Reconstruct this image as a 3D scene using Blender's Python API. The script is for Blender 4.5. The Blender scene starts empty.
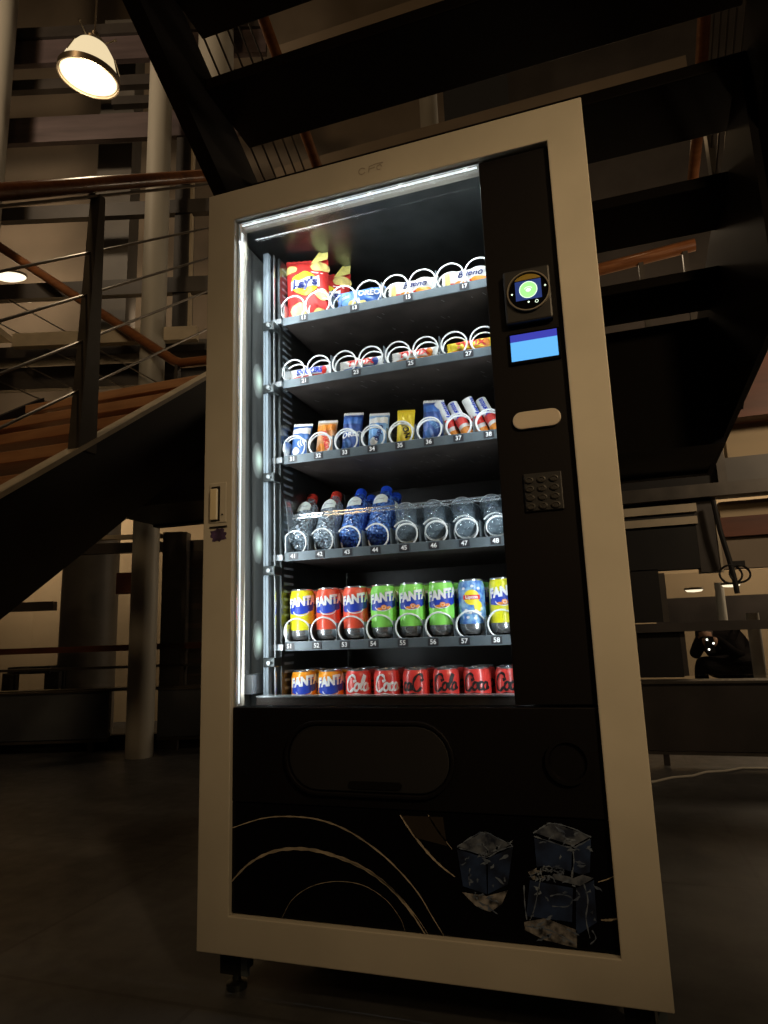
import bpy, bmesh, math, random
from mathutils import Vector, Matrix, Quaternion
random.seed(7)
PI = math.pi
sc = bpy.context.scene
COL = sc.collection

# ------------------------------------------------------------------ camera
F = 658.0
CX, CY, CZ = 0.848, -1.279, 0.719
R0 = Vector((0.94886, 0.31388, -0.03380)); R2 = Vector((-0.30276, 0.93509, 0.18426))
R2.normalize(); R0 = (R0 - R2 * R0.dot(R2)).normalized(); R1 = R2.cross(R0)      # right, forward, down
CAM = Vector((CX, CY, CZ))
cd = bpy.data.cameras.new('camera'); cam = bpy.data.objects.new('camera', cd); COL.objects.link(cam)
cd.sensor_fit = 'VERTICAL'; cd.sensor_height = 24.0; cd.lens = 24.0 * F / 1024.0
cd.clip_start = 0.02; cd.clip_end = 100
cam.matrix_world = Matrix(((R0.x, -R1.x, -R2.x, CX), (R0.y, -R1.y, -R2.y, CY), (R0.z, -R1.z, -R2.z, CZ), (0, 0, 0, 1)))
sc.camera = cam

def ray(u, v):
    return R0 * ((u - 384) / F) + R1 * ((v - 512) / F) + R2
def at(u, v, Y):                       # the point of the plane y = Y seen at a pixel
    d = ray(u, v); return CAM + d * ((Y - CY) / d.y)
def atz(u, v, Z):
    d = ray(u, v); return CAM + d * ((Z - CZ) / d.z)
def atx(u, v, X):
    d = ray(u, v); return CAM + d * ((X - CX) / d.x)

# ------------------------------------------------------------------ world, exposure
w = bpy.data.worlds.new('night'); sc.world = w; w.use_nodes = True
w.node_tree.nodes['Background'].inputs[0].default_value = (1.0, 0.72, 0.45, 1)
w.node_tree.nodes['Background'].inputs[1].default_value = 0.006
sc.view_settings.view_transform = 'Standard'; sc.view_settings.look = 'None'
sc.view_settings.gamma = 1.0; sc.view_settings.exposure = 0.0; sc.view_settings.use_curve_mapping = False

def area(name, loc, direction, sx, sy, power, color):
    l = bpy.data.lights.new(name, 'AREA'); l.shape = 'RECTANGLE'; l.size = sx; l.size_y = sy
    l.energy = power; l.color = color
    o = bpy.data.objects.new(name, l); COL.objects.link(o); o.location = loc
    o.rotation_euler = Vector(direction).to_track_quat('-Z', 'Y').to_euler()
    return o
def point(name, loc, power, color, r=0.1):
    l = bpy.data.lights.new(name, 'POINT'); l.energy = power; l.color = color; l.shadow_soft_size = r
    o = bpy.data.objects.new(name, l); COL.objects.link(o); o.location = loc; return o
WARM = (1.0, 0.66, 0.34)
# hall lamps hung high in front of the machine, and lamps in the rooms beyond the facade, plus two added front washers
ROOM = (1.0, 0.76, 0.50)
point('hall_lamp_light', (2.3, -4.2, 3.3), 40, WARM, 0.25)
point('atrium_lamp_light', (-1.6, -2.4, 5.2), 75, WARM, 0.25)
sp = bpy.data.lights.new('hall_spot_light', 'SPOT'); sp.energy = 275; sp.color = (1.0, 0.70, 0.38); sp.spot_size = math.radians(32); sp.spot_blend = 1.0; sp.shadow_soft_size = 0.12
spo = bpy.data.objects.new('hall_spot_light', sp); COL.objects.link(spo); spo.location = (2.9, -2.6, 2.7)
spo.rotation_euler = (Vector((0.98, 0.0, 1.20)) - spo.location).to_track_quat('-Z', 'Y').to_euler()
def washer(name, loc, direction, power, color=ROOM, size=140):
    l = bpy.data.lights.new(name, 'SPOT'); l.energy = power; l.color = color; l.spot_size = math.radians(size); l.spot_blend = 0.8; l.shadow_soft_size = 0.15
    o = bpy.data.objects.new(name, l); COL.objects.link(o); o.location = loc; o.rotation_euler = Vector(direction).to_track_quat('-Z', 'Y').to_euler()
washer('back_room_light', (-4.0, 3.0, 2.2), (-.15, 1, -.25), 58)
washer('back_room_light', (-1.9, 3.5, 1.7), (-.1, 1, -.3), 22)
washer('upper_wash_light', (-4.4, 2.6, 4.6), (-.1, 1, .1), 34)
washer('upper_wash_light', (-2.6, 3.0, 3.4), (-.2, 1, .2), 14)
washer('upper_wash_light', (-2.8, .4, 5.0), (-.15, 1, .05), 85, ROOM, 110)  # added unseen washer in front of the facade, brightens its upper bands
point('gallery_light', (1.2, 4.9, 4.2), 22, ROOM, 0.25)
point('side_room_light', (3.0, 5.6, 2.1), 110, ROOM, 0.2)
washer('side_wash_light', (2.6, 1.3, 2.2), (-.3, 1, -.15), 55)  # added unseen spot that brightens the right facade from the front
# LED strips of the machine, set along the inside of its door frame
area('led_left', (0.098, 0.055, 1.15), (0.62, 1, -0.05), 0.02, 1.10, 2.6, (0.88, 0.96, 1.0))
area('led_top', (0.38, 0.055, 1.712), (0.0, 0.55, -1), 0.56, 0.02, 3.2, (0.88, 0.96, 1.0))
area('led_right', (0.69, 0.075, 1.15), (-0.7, 1, 0.0), 0.02, 1.10, 2.0, (0.88, 0.96, 1.0))

# ------------------------------------------------------------------ materials
def mat(name, col, rough=0.6, metal=0.0, emit=None, es=0.0, noise=0.0, scale=8.0, col2=None, bump=0.0, stretch=(1, 1, 1), spec=None, coat=0.0):
    m = bpy.data.materials.new(name); m.use_nodes = True
    nt = m.node_tree; b = nt.nodes['Principled BSDF']
    b.inputs['Base Color'].default_value = (*col, 1); b.inputs['Roughness'].default_value = rough
    b.inputs['Metallic'].default_value = metal
    if spec is not None: b.inputs['Specular IOR Level'].default_value = spec
    if coat: b.inputs['Coat Weight'].default_value = coat; b.inputs['Coat Roughness'].default_value = 0.08
    if emit: b.inputs['Emission Color'].default_value = (*emit, 1); b.inputs['Emission Strength'].default_value = es
    if noise or col2 or bump:
        tc = nt.nodes.new('ShaderNodeTexCoord'); mp = nt.nodes.new('ShaderNodeMapping'); mp.inputs['Scale'].default_value = stretch
        nz = nt.nodes.new('ShaderNodeTexNoise'); nz.inputs['Scale'].default_value = scale; nz.inputs['Detail'].default_value = 5
        nt.links.new(tc.outputs['Object'], mp.inputs[0]); nt.links.new(mp.outputs[0], nz.inputs['Vector'])
        if noise or col2:
            rp = nt.nodes.new('ShaderNodeValToRGB')
            c2 = col2 if col2 else tuple(max(0, c * (1 - noise)) for c in col)
            c1 = col if col2 else tuple(min(1, c * (1 + noise)) for c in col)
            rp.color_ramp.elements[0].position = 0.35; rp.color_ramp.elements[1].position = 0.65
            rp.color_ramp.elements[0].color = (*c2, 1); rp.color_ramp.elements[1].color = (*c1, 1)
            nt.links.new(nz.outputs['Fac'], rp.inputs[0]); nt.links.new(rp.outputs[0], b.inputs['Base Color'])
        if bump:
            bp = nt.nodes.new('ShaderNodeBump'); bp.inputs['Strength'].default_value = bump; bp.inputs['Distance'].default_value = 0.01
            nt.links.new(nz.outputs['Fac'], bp.inputs['Height']); nt.links.new(bp.outputs[0], b.inputs['Normal'])
    return m
def glass(name, tint=(1, 1, 1), gloss=0.08, rough=0.02, body=None, bodyf=0.0, crinkle=False):
    m = bpy.data.materials.new(name); m.use_nodes = True; nt = m.node_tree; nt.nodes.clear()
    out = nt.nodes.new('ShaderNodeOutputMaterial'); tr = nt.nodes.new('ShaderNodeBsdfTransparent'); tr.inputs[0].default_value = (*tint, 1)
    gl = nt.nodes.new('ShaderNodeBsdfGlossy'); gl.inputs['Roughness'].default_value = rough
    lw = nt.nodes.new('ShaderNodeLayerWeight'); lw.inputs[0].default_value = 0.35
    ma = nt.nodes.new('ShaderNodeMath'); ma.operation = 'MULTIPLY_ADD'; ma.inputs[1].default_value = 0.55; ma.inputs[2].default_value = gloss
    mx = nt.nodes.new('ShaderNodeMixShader')
    nt.links.new(lw.outputs['Fresnel'], ma.inputs[0]); nt.links.new(ma.outputs[0], mx.inputs[0])
    src = tr
    if bodyf:
        df = nt.nodes.new('ShaderNodeBsdfDiffuse'); df.inputs[0].default_value = (*body, 1)
        m2 = nt.nodes.new('ShaderNodeMixShader'); m2.inputs[0].default_value = bodyf
        if crinkle:
            tc = nt.nodes.new('ShaderNodeTexCoord'); vo = nt.nodes.new('ShaderNodeTexVoronoi'); vo.inputs['Scale'].default_value = 140
            rp = nt.nodes.new('ShaderNodeMapRange'); rp.inputs[1].default_value = .1; rp.inputs[2].default_value = .7; rp.inputs[3].default_value = bodyf * 1.9; rp.inputs[4].default_value = bodyf * .35  # cell pattern puts sparkle highlights into the diffuse mix
            bp = nt.nodes.new('ShaderNodeBump'); bp.inputs['Strength'].default_value = .8; bp.inputs['Distance'].default_value = .004
            nt.links.new(tc.outputs['Object'], vo.inputs['Vector']); nt.links.new(vo.outputs['Distance'], rp.inputs[0]); nt.links.new(rp.outputs[0], m2.inputs[0])
            nt.links.new(vo.outputs['Distance'], bp.inputs['Height']); nt.links.new(bp.outputs[0], gl.inputs['Normal']); nt.links.new(bp.outputs[0], df.inputs['Normal'])
        nt.links.new(tr.outputs[0], m2.inputs[1]); nt.links.new(df.outputs[0], m2.inputs[2]); src = m2
    nt.links.new(src.outputs[0], mx.inputs[1]); nt.links.new(gl.outputs[0], mx.inputs[2]); nt.links.new(mx.outputs[0], out.inputs[0])
    return m
M = dict(
    frame=mat('frame_silver_paint', (0.50, 0.465, 0.39), 0.42, 0.0, noise=0.07, scale=5, spec=0.4),
    cabinet=mat('cabinet_black', (0.008, 0.008, 0.009), 0.5, noise=0.1),
    liner=mat('liner_dark', (0.022, 0.017, 0.014), 0.35, noise=0.4, scale=6),
    panel=mat('panel_black', (0.0035, 0.0028, 0.0035), 0.5, noise=0.15, scale=3, spec=0.16),
    gloss=mat('panel_gloss_black', (0.002, 0.002, 0.003), 0.25, noise=0.2, scale=3, spec=0.2),
    alu=mat('aluminium', (0.55, 0.58, 0.60), 0.28, 0.9, noise=0.08, scale=20, stretch=(1, 1, .1)),
    steel=mat('mirror_steel', (0.24, 0.25, 0.24), 0.36, 0.55, noise=0.25, scale=7, stretch=(1, 1, .3)),
    darksteel=mat('dark_steel', (0.10, 0.11, 0.11), 0.3, 0.9, noise=0.2, scale=9),
    rail=mat('rack_grey', (0.20, 0.24, 0.27), 0.4, 0.2, noise=0.12, scale=10),
    tray=mat('tray_grey', (0.11, 0.135, 0.15), 0.45, 0.3, noise=0.1, scale=30),
    trayfloor=mat('tray_floor_dark', (0.058, 0.047, 0.041), 0.5, 0.2, noise=0.3, scale=15),
    coil=mat('coil_white', (0.78, 0.80, 0.80), 0.35, 0.1, noise=0.03),
    tag=mat('tag_black', (0.03, 0.03, 0.035), 0.4, noise=0.1),
    white=mat('print_white', (0.85, 0.85, 0.85), 0.4, noise=0.02),
    lid=mat('can_aluminium', (0.62, 0.64, 0.66), 0.25, 0.85, noise=0.08, scale=40),
    yellow=mat('can_yellow', (0.80, 0.76, 0.02), 0.3, coat=.4, noise=0.03),
    red=mat('can_red_orange', (0.85, 0.10, 0.05), 0.3, coat=.4, noise=0.04),
    green=mat('can_green', (0.30, 0.85, 0.14), 0.3, coat=.4, noise=0.04),
    orange=mat('can_orange', (0.86, 0.30, 0.01), 0.3, coat=.4, noise=0.05),
    cola=mat('can_red', (0.78, 0.055, 0.045), 0.3, coat=.4, noise=0.05),
    ice=mat('can_ice_blue', (0.03, 0.14, 0.55), 0.3, coat=.4, col2=(0.30, 0.55, 0.78), scale=70),
    blue=mat('print_blue', (0.02, 0.06, 0.50), 0.4, noise=0.1),
    navy=mat('print_navy', (0.01, 0.02, 0.14), 0.4, noise=0.1),
    black=mat('print_black', (0.01, 0.008, 0.008), 0.5, noise=0.1),
    printred=mat('print_red', (0.65, 0.03, 0.02), 0.4, noise=0.05),
    printyellow=mat('print_yellow', (0.90, 0.70, 0.03), 0.4, noise=0.06),
    printorange=mat('print_orange', (0.85, 0.28, 0.03), 0.4, noise=0.15, scale=60),
    chip=mat('print_chip', (0.82, 0.66, 0.22), 0.5, noise=0.15, scale=60),
    bagred=mat('foil_red', (0.60, 0.030, 0.025), 0.55, 0.0, noise=0.15, scale=14, bump=0.3),
    bagyellow=mat('foil_yellow', (0.75, 0.66, 0.20), 0.3, 0.15, noise=0.25, scale=30),
    foilwhite=mat('foil_white', (0.75, 0.75, 0.72), 0.35, 0.1, noise=0.1, scale=30, bump=0.2),
    foilblue=mat('foil_blue', (0.03, 0.11, 0.42), 0.35, 0.0, col2=(0.10, 0.24, 0.58), scale=25, bump=0.2),
    foilnavy=mat('foil_navy', (0.02, 0.05, 0.25), 0.3, 0.1, col2=(0.07, 0.14, 0.40), scale=25, bump=0.2),
    foilsky=mat('foil_sky', (0.35, 0.55, 0.72), 0.3, 0.1, col2=(0.10, 0.28, 0.62), scale=18, bump=0.2),
    foilcream=mat('foil_cream', (0.80, 0.62, 0.40), 0.3, 0.1, col2=(0.78, 0.30, 0.10), scale=22, bump=0.2),
    foilgold=mat('foil_gold', (0.82, 0.62, 0.04), 0.3, 0.1, noise=0.2, scale=25, bump=0.2),
    pet=glass('clear_plastic', (0.90, 0.95, 0.98), 0.14, 0.12, (0.60, 0.74, 0.86), 0.42, True),
    petblue=glass('blue_plastic', (0.25, 0.42, 0.90), 0.14, 0.12, (0.12, 0.30, 0.85), 0.60, True),
    cup=glass('cup_plastic', (0.92, 0.96, 0.98), 0.06, 0.12, (0.40, 0.52, 0.62), 0.24, True),
    capred=mat('cap_red', (0.75, 0.05, 0.03), 0.35, noise=0.05),
    capblue=mat('cap_blue', (0.02, 0.10, 0.75), 0.35, noise=0.05),
    paper=mat('label_pale', (0.72, 0.80, 0.78), 0.5, noise=0.08, scale=40),
    pane=glass('machine_glass', (0.97, 0.98, 0.98), 0.015, 0.01),
    winpane=glass('window_glass', (0.9, 0.9, 0.9), 0.03, 0.02),
    acrylic=glass('acrylic', (0.85, 0.9, 0.92), 0.25, 0.1, (0.7, 0.75, 0.8), 0.15),
    led=mat('led_module', (1, 1, 1), 0.5, emit=(0.82, 1.0, 0.93), es=2.2),
    ledline=mat('led_diffuser', (1, 1, 1), 0.5, emit=(0.80, 0.93, 1.0), es=1.1),
    lcdtop=mat('lcd_dark_band', (0.02, 0.02, 0.2), 0.4, emit=(0.035, 0.045, 0.42), es=1.0),
    lcd=mat('lcd_blue', (0.1, 0.3, 0.6), 0.4, emit=(0.10, 0.44, 0.93), es=1.0),
    readerscreen=mat('reader_screen', (0.02, 0.03, 0.1), 0.3, emit=(0.015, 0.035, 0.16), es=1.0),
    readergreen=mat('reader_disc', (0.3, 0.8, 0.3), 0.4, emit=(0.33, 0.80, 0.28), es=1.0),
    readerwhite=mat('reader_mark', (0.8, 1, 0.9), 0.4, emit=(0.75, 1.0, 0.85), es=1.0),
    ring=mat('ring_metal', (0.55, 0.5, 0.42), 0.3, 0.8, noise=0.05),
    gold=mat('reader_gold', (0.35, 0.25, 0.04), 0.4, 0.3, noise=0.1),
    key=mat('key_grey', (0.030, 0.028, 0.026), 0.4, 0.1, noise=0.1),
    cream=mat('latch_cream', (0.72, 0.62, 0.42), 0.45, noise=0.05),
    purple=mat('sticker_purple', (0.055, 0.03, 0.09), 0.7, noise=0.5, scale=60),
    swirl=mat('decal_silver', (0.30, 0.26, 0.20), 0.5, noise=0.3, scale=25),
    icedark=mat('decal_ice_dark', (0.003, 0.006, 0.018), 0.5, col2=(0.016, 0.034, 0.095), scale=26),
    icelight=mat('decal_ice_light', (0.11, 0.13, 0.17), 0.5, col2=(0.008, 0.013, 0.03), scale=55),
    icewhite=mat('decal_ice_white', (0.27, 0.26, 0.26), 0.5, col2=(0.012, 0.013, 0.018), scale=70),
    icestreak=mat('decal_ice_streak', (0.16, 0.20, 0.27), 0.5, col2=(0.05, 0.07, 0.12), scale=60),
    stair=mat('stair_steel_black', (0.013, 0.011, 0.013), 0.55, noise=0.3, scale=4, spec=0.3),
    stairedge=mat('stair_edge_grey', (0.62, 0.54, 0.42), 0.45, 0.0, noise=0.15, scale=9),
    wood=mat('tread_wood', (0.55, 0.30, 0.15), 0.45, col2=(0.44, 0.22, 0.105), scale=6, stretch=(0.6, 8, 8)),
    treadunder=mat('tread_underside', (0.016, 0.011, 0.010), 0.5, noise=0.3, scale=5, spec=0.3),
    railwood=mat('handrail_wood', (0.30, 0.12, 0.045), 0.28, col2=(0.21, 0.075, 0.028), scale=7, stretch=(0.8, 6, 6)),
    post=mat('post_grey_steel', (0.085, 0.075, 0.065), 0.45, 0.3, noise=0.2),
    cable=mat('cable_steel', (0.20, 0.18, 0.16), 0.35, 0.7, noise=0.1),
    column=mat('column_grey', (0.44, 0.42, 0.37), 0.5, noise=0.10, scale=3, stretch=(1, 1, .2)),
    columndark=mat('column_dark', (0.12, 0.11, 0.10), 0.5, noise=0.2, scale=3),
    beam=mat('facade_frame_dark', (0.045, 0.038, 0.035), 0.5, noise=0.25, scale=4),
    beamred=mat('beam_red_brown', (0.12, 0.035, 0.016), 0.5, noise=0.3, scale=5, stretch=(.5, 3, 3)),
    purplebeam=mat('beam_mauve', (0.10, 0.075, 0.08), 0.5, noise=0.25, scale=3, stretch=(.4, 1, 4)),
    ledge=mat('ledge_pale', (0.50, 0.42, 0.30), 0.55, noise=0.1),
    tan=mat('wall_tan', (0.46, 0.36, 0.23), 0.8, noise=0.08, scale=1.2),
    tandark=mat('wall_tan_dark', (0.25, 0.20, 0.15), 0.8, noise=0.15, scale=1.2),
    radiator=mat('radiator_grey', (0.085, 0.095, 0.115), 0.55, noise=0.2, scale=3),
    blackmatte=mat('black_matte', (0.008, 0.007, 0.007), 0.7, noise=0.2),
    lampglow=mat('lamp_glass_lit', (.25, 0.22, 0.17), 0.4, emit=(1.0, 0.80, 0.48), es=0.85),
    bulb=mat('lamp_bulb', (1, 1, 1), 0.4, emit=(1.0, 0.93, 0.78), es=6.0),
    lampmetal=mat('lamp_metal', (0.40, 0.33, 0.25), 0.35, 0.7, noise=0.1),
    downlight=mat('downlight_lit', (1, 1, 1), 0.4, emit=(1.0, 0.86, 0.6), es=1.6),
    cloth=mat('black_cloth', (0.006, 0.005, 0.005), 0.95, noise=0.3, scale=8, spec=0.05),
    skin=mat('skin', (0.30, 0.17, 0.11), 0.6, noise=0.1),
    hair=mat('hair_dark', (0.015, 0.010, 0.008), 0.7, noise=0.3),
    whitecable=mat('cable_white', (0.62, 0.58, 0.50), 0.5, noise=0.05),
)
# polished dark floor: procedural slabs with scuffs
def floor_mat():
    m = bpy.data.materials.new('floor_dark_stone'); m.use_nodes = True; nt = m.node_tree; b = nt.nodes['Principled BSDF']
    tc = nt.nodes.new('ShaderNodeTexCoord')
    n1 = nt.nodes.new('ShaderNodeTexNoise'); n1.inputs['Scale'].default_value = 2.2; n1.inputs['Detail'].default_value = 8; n1.inputs['Roughness'].default_value = 0.65
    n2 = nt.nodes.new('ShaderNodeTexNoise'); n2.inputs['Scale'].default_value = 16; n2.inputs['Detail'].default_value = 6
    mr = nt.nodes.new('ShaderNodeValToRGB'); mr.color_ramp.elements[0].position = .3; mr.color_ramp.elements[1].position = .75
    mr.color_ramp.elements[0].color = (0.038, 0.039, 0.042, 1); mr.color_ramp.elements[1].color = (0.135, 0.137, 0.142, 1)
    br = nt.nodes.new('ShaderNodeTexBrick'); br.inputs['Scale'].default_value = 1.0; br.inputs['Mortar Size'].default_value = 0.006
    br.inputs['Brick Width'].default_value = 1.2; br.inputs['Row Height'].default_value = 0.9
    br.inputs['Color1'].default_value = (1, 1, 1, 1); br.inputs['Color2'].default_value = (.9, .9, .9, 1); br.inputs['Mortar'].default_value = (.72, .72, .72, 1)
    mu = nt.nodes.new('ShaderNodeMix'); mu.data_type = 'RGBA'; mu.blend_type = 'MULTIPLY'; mu.inputs[0].default_value = 1
    rr = nt.nodes.new('ShaderNodeMapRange'); rr.inputs[3].default_value = 0.28; rr.inputs[4].default_value = 0.60
    for a, c in ((tc.outputs['Object'], n1.inputs['Vector']), (tc.outputs['Object'], n2.inputs['Vector']), (tc.outputs['Object'], br.inputs['Vector']),
                 (n1.outputs['Fac'], mr.inputs[0]), (mr.outputs[0], mu.inputs[6]), (br.outputs['Color'], mu.inputs[7]), (mu.outputs[2], b.inputs['Base Color']),
                 (n2.outputs['Fac'], rr.inputs[0]), (rr.outputs[0], b.inputs['Roughness'])):
        nt.links.new(a, c)
    b.inputs['Specular IOR Level'].default_value = 0.22
    return m
M['floor'] = floor_mat()

# ------------------------------------------------------------------ mesh helpers
class MB:
    def __init__(s): s.v = []; s.f = []
    def add(s, vs, fs):
        k = len(s.v); s.v += [tuple(p) for p in vs]; s.f += [tuple(i + k for i in f) for f in fs]; return s
    def box(s, x0, x1, y0, y1, z0, z1):
        vs = [(x, y, z) for x in (x0, x1) for y in (y0, y1) for z in (z0, z1)]
        return s.add(vs, [(0, 1, 3, 2), (4, 6, 7, 5), (0, 4, 5, 1), (2, 3, 7, 6), (0, 2, 6, 4), (1, 5, 7, 3)])
    def obox(s, o, a, b, c):          # box from a corner and three edge vectors
        o, a, b, c = map(Vector, (o, a, b, c))
        vs = [o + a * i + b * j + c * k for i in (0, 1) for j in (0, 1) for k in (0, 1)]
        return s.add(vs, [(0, 1, 3, 2), (4, 6, 7, 5), (0, 4, 5, 1), (2, 3, 7, 6), (0, 2, 6, 4), (1, 5, 7, 3)])
    def prism(s, poly, d):            # polygon of 3-D points extruded along d
        n = len(poly); d = Vector(d); a = [Vector(p) for p in poly]
        fs = [tuple(range(n))[::-1], tuple(range(n, 2 * n))] + [(i, (i + 1) % n, n + (i + 1) % n, n + i) for i in range(n)]
        return s.add(a + [p + d for p in a], fs)
    def tube(s, pts, r, n=8, closed=False, caps=True):
        pts = [Vector(p) for p in pts]; m = len(pts); rings = []
        rs = r if isinstance(r, (list, tuple)) else [r] * m
        up = None
        for i, p in enumerate(pts):
            if closed: t = pts[(i + 1) % m] - pts[i - 1]
            else: t = pts[min(i + 1, m - 1)] - pts[max(i - 1, 0)]
            t.normalize()
            if up is None:
                up = Vector((0, 0, 1)) if abs(t.z) < .9 else Vector((1, 0, 0))
            u = (up - t * up.dot(t)).normalized(); v = t.cross(u); up = u
            rings.append([p + (u * math.cos(2 * PI * k / n) + v * math.sin(2 * PI * k / n)) * rs[i] for k in range(n)])
        vs = [q for rg in rings for q in rg]; fs = []
        for i in range(m if closed else m - 1):
            j = (i + 1) % m
            for k in range(n):
                fs.append((i * n + k, i * n + (k + 1) % n, j * n + (k + 1) % n, j * n + k))
        if not closed and caps:
            fs.append(tuple(range(n))[::-1]); fs.append(tuple((m - 1) * n + k for k in range(n)))
        return s.add(vs, fs)
    def lathe(s, prof, n=28, org=(0, 0, 0), axis=(0, 0, 1)):
        ax = Vector(axis).normalized(); q = Vector((0, 0, 1)).rotation_difference(ax); o = Vector(org)
        vs = []; fs = []; m = len(prof)
        for r, z in prof:
            for k in range(n):
                a = 2 * PI * k / n; vs.append(o + q @ Vector((r * math.cos(a), r * math.sin(a), z)))
        for i in range(m - 1):
            for k in range(n):
                fs.append((i * n + k, i * n + (k + 1) % n, (i + 1) * n + (k + 1) % n, (i + 1) * n + k))
        ring = prof[0] == prof[-1]
        if prof[0][0] > 1e-5 and not ring: fs.append(tuple(range(n))[::-1])
        if prof[-1][0] > 1e-5 and not ring: fs.append(tuple((m - 1) * n + k for k in range(n)))
        return s.add(vs, fs)
    def build(s, name, m, parent=None, smooth=False, bevel=0.0, kind=None, loc=None):
        me = bpy.data.meshes.new(name); me.from_pydata(s.v, [], s.f); me.validate()
        bm = bmesh.new(); bm.from_mesh(me); bmesh.ops.remove_doubles(bm, verts=bm.verts, dist=1e-6)
        bmesh.ops.recalc_face_normals(bm, faces=bm.faces); bm.to_mesh(me); bm.free()
        me.materials.append(m)
        if smooth:
            for p in me.polygons: p.use_smooth = True
            try: me.set_sharp_from_angle(angle=math.radians(38))
            except Exception: pass
        o = bpy.data.objects.new(name, me); COL.objects.link(o)
        if parent: o.parent = parent
        if loc: o.location = loc
        if bevel:
            bv = o.modifiers.new('bevel', 'BEVEL'); bv.width = bevel; bv.segments = 2; bv.limit_method = 'ANGLE'; bv.angle_limit = math.radians(40)
        if kind: o['kind'] = kind
        return o
def B(*a): return MB().box(*a)
def tag(o, label, cat, group=None):
    o['label'] = label; o['category'] = cat
    if group: o['group'] = group
    return o
def thing(name, label, cat, loc=(0, 0, 0), group=None):
    o = bpy.data.objects.new(name, None); COL.objects.link(o); o.location = loc; o.empty_display_size = 0.05
    return tag(o, label, cat, group)
def struct(name, mb, m, bevel=0, smooth=False): return mb.build(name, m, None, smooth, bevel, 'structure')
def dup(root, loc, label, rot=None):
    r = root.copy(); COL.objects.link(r); r.location = loc; r['label'] = label
    if rot: r.rotation_euler = rot
    for ch in list(root.children):
        c = ch.copy(); COL.objects.link(c); c.parent = r
        for g in list(ch.children):
            d = g.copy(); COL.objects.link(d); d.parent = c
    return r

_dg = {}
def text_polys(s, size=1.0, bold=0.0, shear=0.0, sx=1.0):
    """flat triangulated text centred on the origin: list of verts (x, z) and faces"""
    key = (s, bold, shear)
    if key not in _dg:
        c = bpy.data.curves.new('lettering', 'FONT'); c.body = s; c.align_x = 'CENTER'; c.align_y = 'CENTER'
        c.offset = bold; c.shear = shear; c.resolution_u = 3; c.size = 1
        o = bpy.data.objects.new('lettering', c); COL.objects.link(o)
        dg = bpy.context.evaluated_depsgraph_get(); me = bpy.data.meshes.new_from_object(o.evaluated_get(dg))
        _dg[key] = ([(v.co.x, v.co.y) for v in me.vertices], [tuple(p.vertices) for p in me.polygons])
        bpy.data.objects.remove(o); bpy.data.curves.remove(c); bpy.data.meshes.remove(me)
    v, f = _dg[key]
    return [(x * size * sx, z * size) for x, z in v], f
def put_text(mb, fn, s, x, z, size, bold=0.02, shear=0.0, sx=1.0, slope=0.0, rot=0.0):
    v, f = text_polys(s, size, bold, shear, sx); cr, sr = math.cos(rot), math.sin(rot)
    return mb.add([fn(x + a * cr - b * sr, z + a * sr + b * cr + slope * a) for a, b in v], f)
def patch(mb, fn, x0, x1, lo, hi, n=14, m=4):      # region between two curves laid on a surface
    vs = []; fs = []
    for i in range(n + 1):
        x = x0 + (x1 - x0) * i / n; a = lo(x); b = hi(x)
        for j in range(m + 1): vs.append(fn(x, a + (b - a) * j / m))
    for i in range(n):
        for j in range(m):
            k = i * (m + 1) + j; fs.append((k, k + m + 1, k + m + 2, k + 1))
    return mb.add(vs, fs)
def disc(mb, fn, cx, cz, rx, rz, n=12):
    e = lambda x: max(0.0, 1 - ((x - cx) / rx) ** 2) ** .5 * rz
    return patch(mb, fn, cx - rx * .999, cx + rx * .999, lambda x: cz - e(x), lambda x: cz + e(x), n, 4)
def stroke(mb, fn, pts, w):                        # ribbon along a 2-D polyline on a surface
    P = [Vector(p) for p in pts]; vs = []; fs = []
    ws = w if isinstance(w, (list, tuple)) else [w] * len(P)
    for i, p in enumerate(P):
        t = P[min(i + 1, len(P) - 1)] - P[max(i - 1, 0)]
        t = t.normalized() if t.length > 1e-9 else Vector((1, 0)); nn = Vector((-t.y, t.x)) * ws[i] / 2
        vs += [fn(*(p + nn)), fn(*(p - nn))]
    for i in range(len(P) - 1): fs.append((2 * i, 2 * i + 1, 2 * i + 3, 2 * i + 2))
    return mb.add(vs, fs)
def arc(cx, cz, rx, rz, a0, a1, n=14):
    return [(cx + rx * math.cos(math.radians(a0 + (a1 - a0) * i / n)), cz + rz * math.sin(math.radians(a0 + (a1 - a0) * i / n))) for i in range(n + 1)]
def flat(Y, eps=0.0): return lambda x, z: (x, Y - eps, z)

# ================================================================== setting
LO = Vector((-3.1, 2.45, 0)); LU = Vector((.957, .29, 0)).normalized(); LN = Vector((-LU.y, LU.x, 0))
def atL(u, v, off=0.0):
    d = ray(u, v); P0 = LO + LN * off; t = (P0 - CAM).dot(LN) / d.dot(LN); p = CAM + d * t
    return (p - LO).dot(LU), p.z
def LB(mb, s0, s1, z0, z1, o0=0.0, o1=0.06):
    return mb.obox(LO + LU * s0 + LN * o0 + Vector((0, 0, z0)), LU * (s1 - s0), LN * (o1 - o0), (0, 0, z1 - z0))
struct('floor', B(-7, 7, -6, 9, -.05, 0), M['floor'])
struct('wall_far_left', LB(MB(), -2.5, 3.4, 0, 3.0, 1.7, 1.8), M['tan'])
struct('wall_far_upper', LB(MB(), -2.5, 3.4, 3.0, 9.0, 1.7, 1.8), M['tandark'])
struct('wall_far_right', B(.2, 6.5, 7.4, 7.5, 0, 3.4), M['tan'])
struct('wall_far_right_upper', B(.2, 6.5, 7.4, 7.5, 3.4, 9), mat('wall_upper_dark', (.10, .085, .075), .8, noise=.15, scale=2))
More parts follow.
